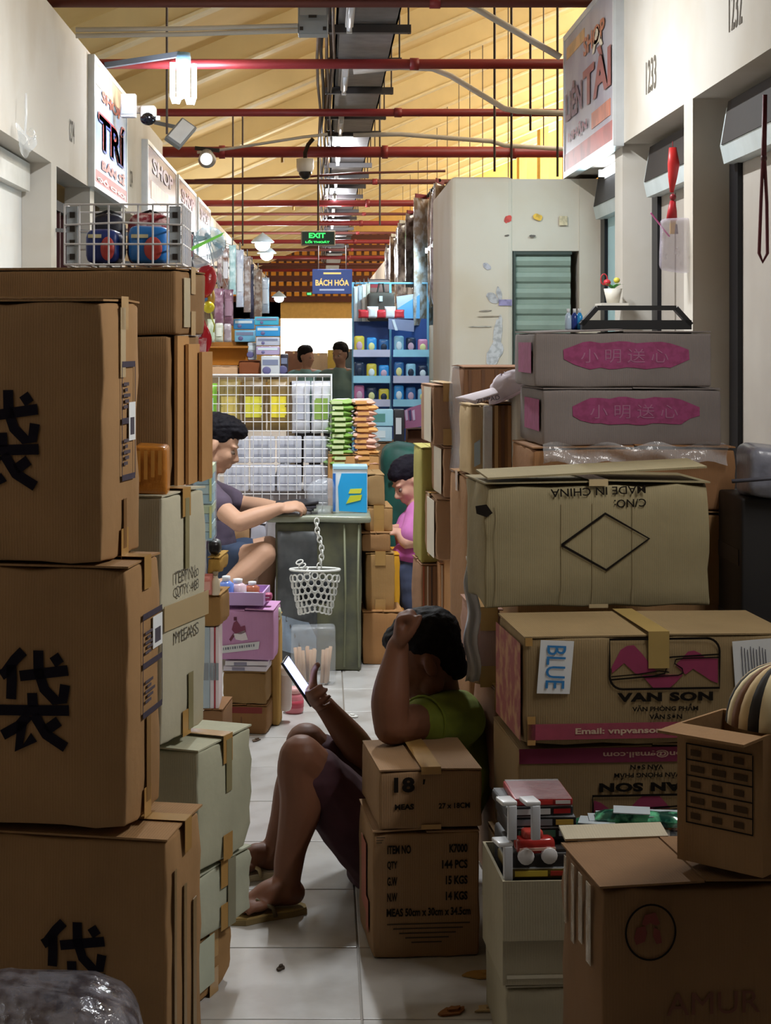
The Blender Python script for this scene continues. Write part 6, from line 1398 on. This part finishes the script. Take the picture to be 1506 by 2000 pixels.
for k, (u, v, w, h, c1, c2, c3, lb) in enumerate(((1052, 1716, .13, .022, '#6a5a22', '#d8c04a', '#b03a30', 'yellow patterned pack at the carton rim below the red toy'), (1065, 1640, .15, .026, '#15171c', '#3f6a58', '#8a8f98', 'black flat toy pack third from the top of the left pile'), (1058, 1617, .155, .024, '#1a1c20', '#7c8288', '#c0a04a', 'black flat toy pack second from the top of the left pile'),
        (1055, 1595, .15, .022, '#23262a', '#c9cfd2', '#a8282e', 'black and silver toy pack below the red topped one'), (1062, 1574, .13, .016, '#a02a2c', '#c23a38', '#d8d8d8', 'red topped flat toy pack on the left pile'))):
    toy(lb, u, v, 3.80 + (.02 if k else -.02), flat_pack(w, .16, h, c1, c2, c3), R(3 + 3 * (k % 2)))
def red_toy(t):
    MB().soft(.085, .05, .038, r=.012, n=4, warp=.004, c=(0, .03, .016)).build('body', plas('#a8302c', .2), t, True); MB().soft(.045, .04, .022, r=.008, n=3, c=(-.005, .03, .048)).build('cabin', plas('#c24a40', .2), t, True)
    for x in (-.026, .026): MB().lathe([(.016, -.006), (.018, -.004), (.018, .004), (.016, .006)], 14, c=(x, 0, .018), M=Matrix.Rotation(R(90), 4, 'X')).build('wheel', plas('#d9d9dc', .3), t, True)
    MB().box(-.04, .04, -.003, .0, .03, .036).build('bumper', plas('#e3b8a8', .3), t)
toy('glossy red toy car under film at the rim of the open carton', 1050, 1688, 3.78, red_toy, R(8), name='toy_car')
for k, (u, v, lb) in enumerate(((1000, 1640, 'white plastic hanger clip at the far left of the toys'), (1046, 1640, 'white plastic hanger clip between the black toy packs'), (992, 1720, 'white plastic hanger clip beside the red toy car'))):
    def clip(t):
        MB().soft(.020, .012, .075, r=.003, n=2).build('stem', plas('#c9ced6', .25), t, True); MB().soft(.034, .05, .010, r=.003, n=2, c=(-.006, .02, .074)).build('hook_plate', plas('#dfe3e8', .25), t, True)
    toy(lb, u, v, 3.77, clip, R(12), 'clip', 'hanger_clip')
rr = random.Random(9)
gcols = [('#0f5a48', '#3fae74'), ('#1a7a5a', '#c9dfe8'), ('#20303a', '#9fc4d8'), ('#10483e', '#6fd0a0'), ('#243a58', '#dfe8ee'), ('#177048', '#e6d84a'), ('#1b1d22', '#c07a4a')]
for k, (cA, cB) in enumerate(gcols):
    L = .20 - .01 * (k % 3); ang = R(-14 + 9 * k % 23); u = 1180 + k * 24; v = 1648 - 7 * (k % 4)
    def longpack(t, cA=cA, cB=cB, L=L):
        Mx = Matrix.Rotation(R(90), 4, 'X') @ Matrix.Rotation(R(90), 4, 'Z')
        pillow(MB(), .05, L, .03, M=Matrix.Translation((-L / 2, .06, .016)) @ Matrix.Rotation(R(90), 4, 'Y') @ Matrix.Rotation(R(90), 4, 'Z'), wob=.003).build('film_pouch', mat(cA, .15, 'blotch', scale=30, color2=cB, spec=.9), t, True)
        MB().box(-L * .3, L * .1, .03, .09, .032, .034).build('white_label', plas('#cfdde6', .2), t)
    toy('%s long green or teal film pack on the right side of the toys' % ORD[k].replace('nearest', 'first'), u, v, 3.80 + .02 * (k % 3), longpack, ang)
for k, (u, cc) in enumerate(((1140, '#3a54b0'), (1176, '#c23a40'), (1206, '#d6d9dc'), (1238, '#c4a8a4'), (1295, '#d6cf4a'))):
    toy(['blue', 'red', 'white', 'beige', 'yellow'][k] + ' small ball packed before the green film packs', u, 1664, 3.84, lambda t, cc=cc: (MB().ell((0, 0, .012), (.014, .014, .013)).build('ball', plas(cc, .2), t, True), MB().tube([(-.013, 0, .012), (.013, 0, .012)], .0142, 10).build('band', plas('#e6e6e8', .3), t, True)), 0, 'ball', 'toy_ball', z=T1.e.location.z + .285)
# pale raised flap at the back of the stamped carton
MB().box(.01, K1.W * .55, -.004, .05, 0, .005, Matrix.Translation((0, K1.D, K1.H + .002)) @ Matrix.Rotation(R(14), 4, 'X')).build('raised_flap', card('#b9b09a'), K1.e)

# ================================================================== things on and around the right pile
t = thing('carry_handle', 'black plastic carry frame lying on the upper pink brushed box', 'handle', P(1242, 646, 5.22), R(2)); s5 = F / 5.22; t.location.z = P1.e.location.z + P1.H + .008
BK = plas('#141417', .35); wa, wb_, hh = 215 / s5 / 2, 155 / s5 / 2, 46 / s5
for a_, b_2 in (((-wa, 0, .012), (wa, 0, .012)), ((-wa, 0, .012), (-wb_, 0, hh - .008)), ((wa, 0, .012), (wb_, 0, hh - .008)), ((-wb_, 0, hh - .008), (wb_, 0, hh - .008))):
    MB().bar(a_, b_2, .03, .028 if a_[2] == b_2[2] and a_[2] < .02 else .014).build('frame_bar', BK, t)
for k, (u, cc) in enumerate(((1110, '#bcd3ea'), (1122, '#2a3f8a'), (1132, '#2f9ae0'))):
    q = thing('small_bottle', ['pale blue', 'navy', 'bright blue'][k] + ' small bottle on the upper pink brushed box', 'bottle', P(u, 646, 5.3)); q.location.z = P1.e.location.z + P1.H + .006
    MB().lathe([(.008, 0), (.010, .004), (.010, .04), (.004, .052)], 12).build('body', plas(cc, .15), q, True); MB().lathe([(.004, .05), (.005, .064)], 10).build('cap', plas('#e6ecf2'), q, True)
t = lump('grey film wrapped bundle on the dark crate by the right shop', 1466, 1560, 876, 975, 4.7, .2, mat('#7d7f8c', .3, 'blotch', scale=12, color2='#5b5c68', bump=.6, spec=.7), 'wrapped_bundle', 'bundle', .02, 9, r=.2); MB().tube([(-.12, -.02, .05), (.0, -.03, .06), (.12, -.02, .045)], .006, 6).build('binding_cord', mat('#4a4a55'), t, True)
t = thing('dark_crate', 'tall black crate at the right edge beside the wrapped carton', 'crate', (P(1515, 0, 4.7).x, 4.8, 0)); zc = P(0, 976, 4.7).z
MB().soft(.16, .3, zc, r=.008, n=3, c=(0, .1, 0)).build('body', mat('#1c191a', .6), t, True)
for k in range(5): MB().box(-.082, -.078, -.02, .22, zc * (.15 + .17 * k), zc * (.19 + .17 * k)).build('rib', mat('#2c2829', .6), t)
# striped straw hat on the open leaning carton
ht = thing('striped_hat', 'dome shaped striped hat in brown black and cream at right', 'hat', P(1528, 1412, 3.3)); 
for k in range(28):
    a0, a1 = 2 * math.pi * k / 28, 2 * math.pi * (k + 1.0) / 28
    MB().grid(lambda a, b: (.105 * math.cos(a0 + (a1 - a0) * a) * math.cos(b * 1.5), .105 * math.sin(a0 + (a1 - a0) * a) * math.cos(b * 1.5), .115 * math.sin(b * 1.5)), 2, 8, .003).build('stripe', mat(('#c9b083', '#1d1712', '#d8c8a0', '#6d4526')[k % 4], .8), ht, True)
# hanging things at the right shop fronts
Yh = 7.45; t = thing('lucky_charm', 'red knotted charm with golden tassel hanging in the shop doorway', 'charm', P(1314, 458, Yh)); sz = Yh / F
def zl(v): return (458 - v) * sz
MB().tube([(0, 0, zl(288)), (.004, 0, zl(320)), (0, 0, zl(345)), (-.004, 0, zl(376))], [.016, .026, .02, .008], 10, sq=.5).build('upper_ribbon', plas('#c32a28', .4), t, True)
MB().ell((.001, 0, zl(385)), (.014, .012, .016)).build('knot', plas('#7d141c', .4), t, True)
MB().tube([(0, 0, zl(392)), (-.002, 0, zl(412)), (-.004, 0, zl(430))], [.012, .02, .024], 10, sq=.5).build('lower_ribbon', plas('#a81c24', .4), t, True)
MB().prism([(-.012, zl(457)), (.006, zl(457)), (.014, zl(430)), (-.01, zl(430))], -.008, .008, 'xz').build('golden_tassel', plas('#d6a63c', .4), t); MB().prism([(.006, zl(457)), (.022, zl(457)), (.018, zl(438)), (.01, zl(438))], -.008, .008, 'xz').build('black_tassel', plas('#1c1618', .5), t)
MB().tube([(0, 0, zl(288)), (0, .0, zl(276))], .002, 5).build('cord', plas('#8a1c22'), t)
Yl = 5.9; t = thing('lanyard', 'long dark red lanyard loop hanging in nearest right doorway', 'lanyard', P(1492, 512, Yl)); sl_ = Yl / F
h_ = (512 - 185) * sl_
MB().tube([(.002, 0, h_), (-.004, 0, h_ * .6), (-.010, 0, .2), (-.016, 0, .03), (-.004, 0, .0), (.012, 0, .03), (.010, 0, .2), (.003, 0, h_ * .6), (.006, 0, h_)], .006, 8).build('strap', plas('#5e1420', .5), t, True); MB().ell((.0, 0, h_ * .62), (.011, .01, .014)).build('slide_knot', plas('#4a1018', .5), t, True)
t = thing('film_bag', 'shiny clear film bag stuck to the white pillar', 'bag', P(1322, 530, 7.0)); sz = 7.0 / F
MB().soft(66 * sz, .05, 100 * sz, r=.02, n=9, warp=.016, seed=13, c=(0, .0, .0)).build('film', mat('#cfc6d6', .10, alpha=.38, spec=1.0, bump=1.0, scale=18), t, True)
for k in range(5): MB().ell((.075 + .014 * (k % 3), -.01, .04 + .028 * k), (.014, .01, .012)).build('film_curl', film('#e3e6ec', .4, .08), t, True)
MB().bar((-.105, 0, .235), (-.03, 0, .14), .014, .004).build('pink_ribbon', plas('#ef6fc0', .4), t)
pt = thing('flower_pot', 'small pot with red and green artificial flowers by the cyan lit door', 'pot', P(1196, 592, 8.45)); pt.location.x = WR - .06
MB().lathe([(.03, 0), (.045, .07), (.042, .07), (.03, .02)], 14).build('pot', plas('#d8d2c4', .5), pt, True)
for k in range(5): MB().grid(lambda a, b, k=k: (.05 * b * math.cos(k * 1.3) + .012 * (a - .5), .05 * b * math.sin(k * 1.3), .07 + .05 * b - .03 * b * b), 2, 5, .002).build('leaf', plas('#3f8a3a', .5), pt, True)
MB().ell((-.03, -.01, .10), (.018, .018, .016)).build('red_flower', plas('#c22a34', .5), pt, True); MB().ell((.015, -.02, .11), (.016, .016, .014)).build('yellow_flower', plas('#d8c84a', .5), pt, True)
MB().tube([(-.045 + .016 * math.cos(a), -.01, .115 + .026 * math.sin(a)) for a in [2 * math.pi * i / 14 for i in range(14)]], .003, 6, True).build('red_ring', plas('#b8242e', .4), pt, True)
tag(MB().box(WR - .13, WR, 8.36, 8.56, pt.location.z - .02, pt.location.z - .001).build('wall_bracket_shelf', mat('#cfc9be', .6)), 'small white bracket shelf under the flower pot', 'shelf')
# film wisps at the left lintel
t = thing('film_wisp', 'crumpled clear film caught under the left lintel', 'plastic film', (WL + .03, 8.3, 2.42))
MB().grid(lambda a, b: (.02 + .03 * math.sin(6 * a + 4 * b), -.12 + .3 * a, .02 + .10 * b + .03 * math.sin(9 * a)), 12, 8).build('film', film('#eef2f4', .4, .08), t, True); MB().tube([(.02, .0, .1), (.025, .01, .2), (.02, .03, .3)], .006, 6).build('film_strand', film('#f4f6f8', .5), t, True)
# crumpled film bag at the lower left, scraps on the floor
t = thing('film_sack', 'crumpled transparent film sack at the lower left corner', 'sack', (P(60, 0, 2.95).x, 2.95, 0)); hz = P(0, 1985, 2.95).z
MB().soft(.36, .3, hz, r=.1, n=34, warp=.035, seed=21, c=(0, .15, 0)).build('film', mat('#9a9aa6', .12, 'blotch', scale=25, color2='#5e5a62', alpha=.55, bump=1.0, spec=.9), t, True)
MB().soft(.28, .22, hz * .8, r=.08, n=6, warp=.02, seed=3, c=(0, .15, 0)).build('contents', mat('#6e5d50', .8), t, True)
for k, (u, v, w_, cc, lb) in enumerate(((952, 1905, .07, '#b08a50', 'torn brown cardboard scrap on the floor by the pale carton'), (958, 1972, .05, '#b9a27c', 'pale cardboard scrap on the floor at the bottom edge'), (880, 1978, .045, '#8a5a34', 'flat brown strip lying on the floor at the bottom'), (500, 1447, .03, '#6a5a4c', 'small dark paper scrap on the tiles beyond the knees'), (548, 1893, .02, '#4a4038', 'tiny dark scrap on the tiles at bottom left'), (455, 1568, .016, '#5a4c40', 'tiny dark scrap beside the pale green carton'), (690, 1400, .04, '#d8d8d4', 'white paper scrap on the floor before the covered table'))):
    Y = FY(v); rr = random.Random(k); pl = [(w_ * math.cos(a) * rr.uniform(.5, 1), w_ * .5 * math.sin(a) * rr.uniform(.5, 1.1)) for a in [2 * math.pi * i / 9 for i in range(9)]]
    q = thing('paper_scrap', lb, 'scrap', (P(u, 0, Y).x, Y, .001), R(20 * k)); MB().prism(pl, 0, .004, 'xy').build('scrap', card(cc), q); MB().prism([(x * .5 + w_ * .2, y * .5) for x, y in pl], .004, .009, 'xy').build('curled_edge', card(cc), q)

# ================================================================== far end of the aisle: low counters and cartons before the exit
for k, (u0, u1, v0, Y, cc, lb) in enumerate(((556, 592, 686, 40, '#6a4a3a', 'dark reddish carton pile left of the distant shoppers'), (604, 640, 690, 42, '#8a7358', 'brown carton pile between the distant shoppers'), (640, 668, 684, 44, '#b59a4a', 'yellowish carton pile right of centre at the far end'), (668, 694, 682, 39, '#4f5a5e', 'grey covered pile at the far right of the exit'))):
    c = carton(lb, u0, u1, v0, 660 + EYE * F / Y, Y, .6, cc, 0, 'L', tape=True)
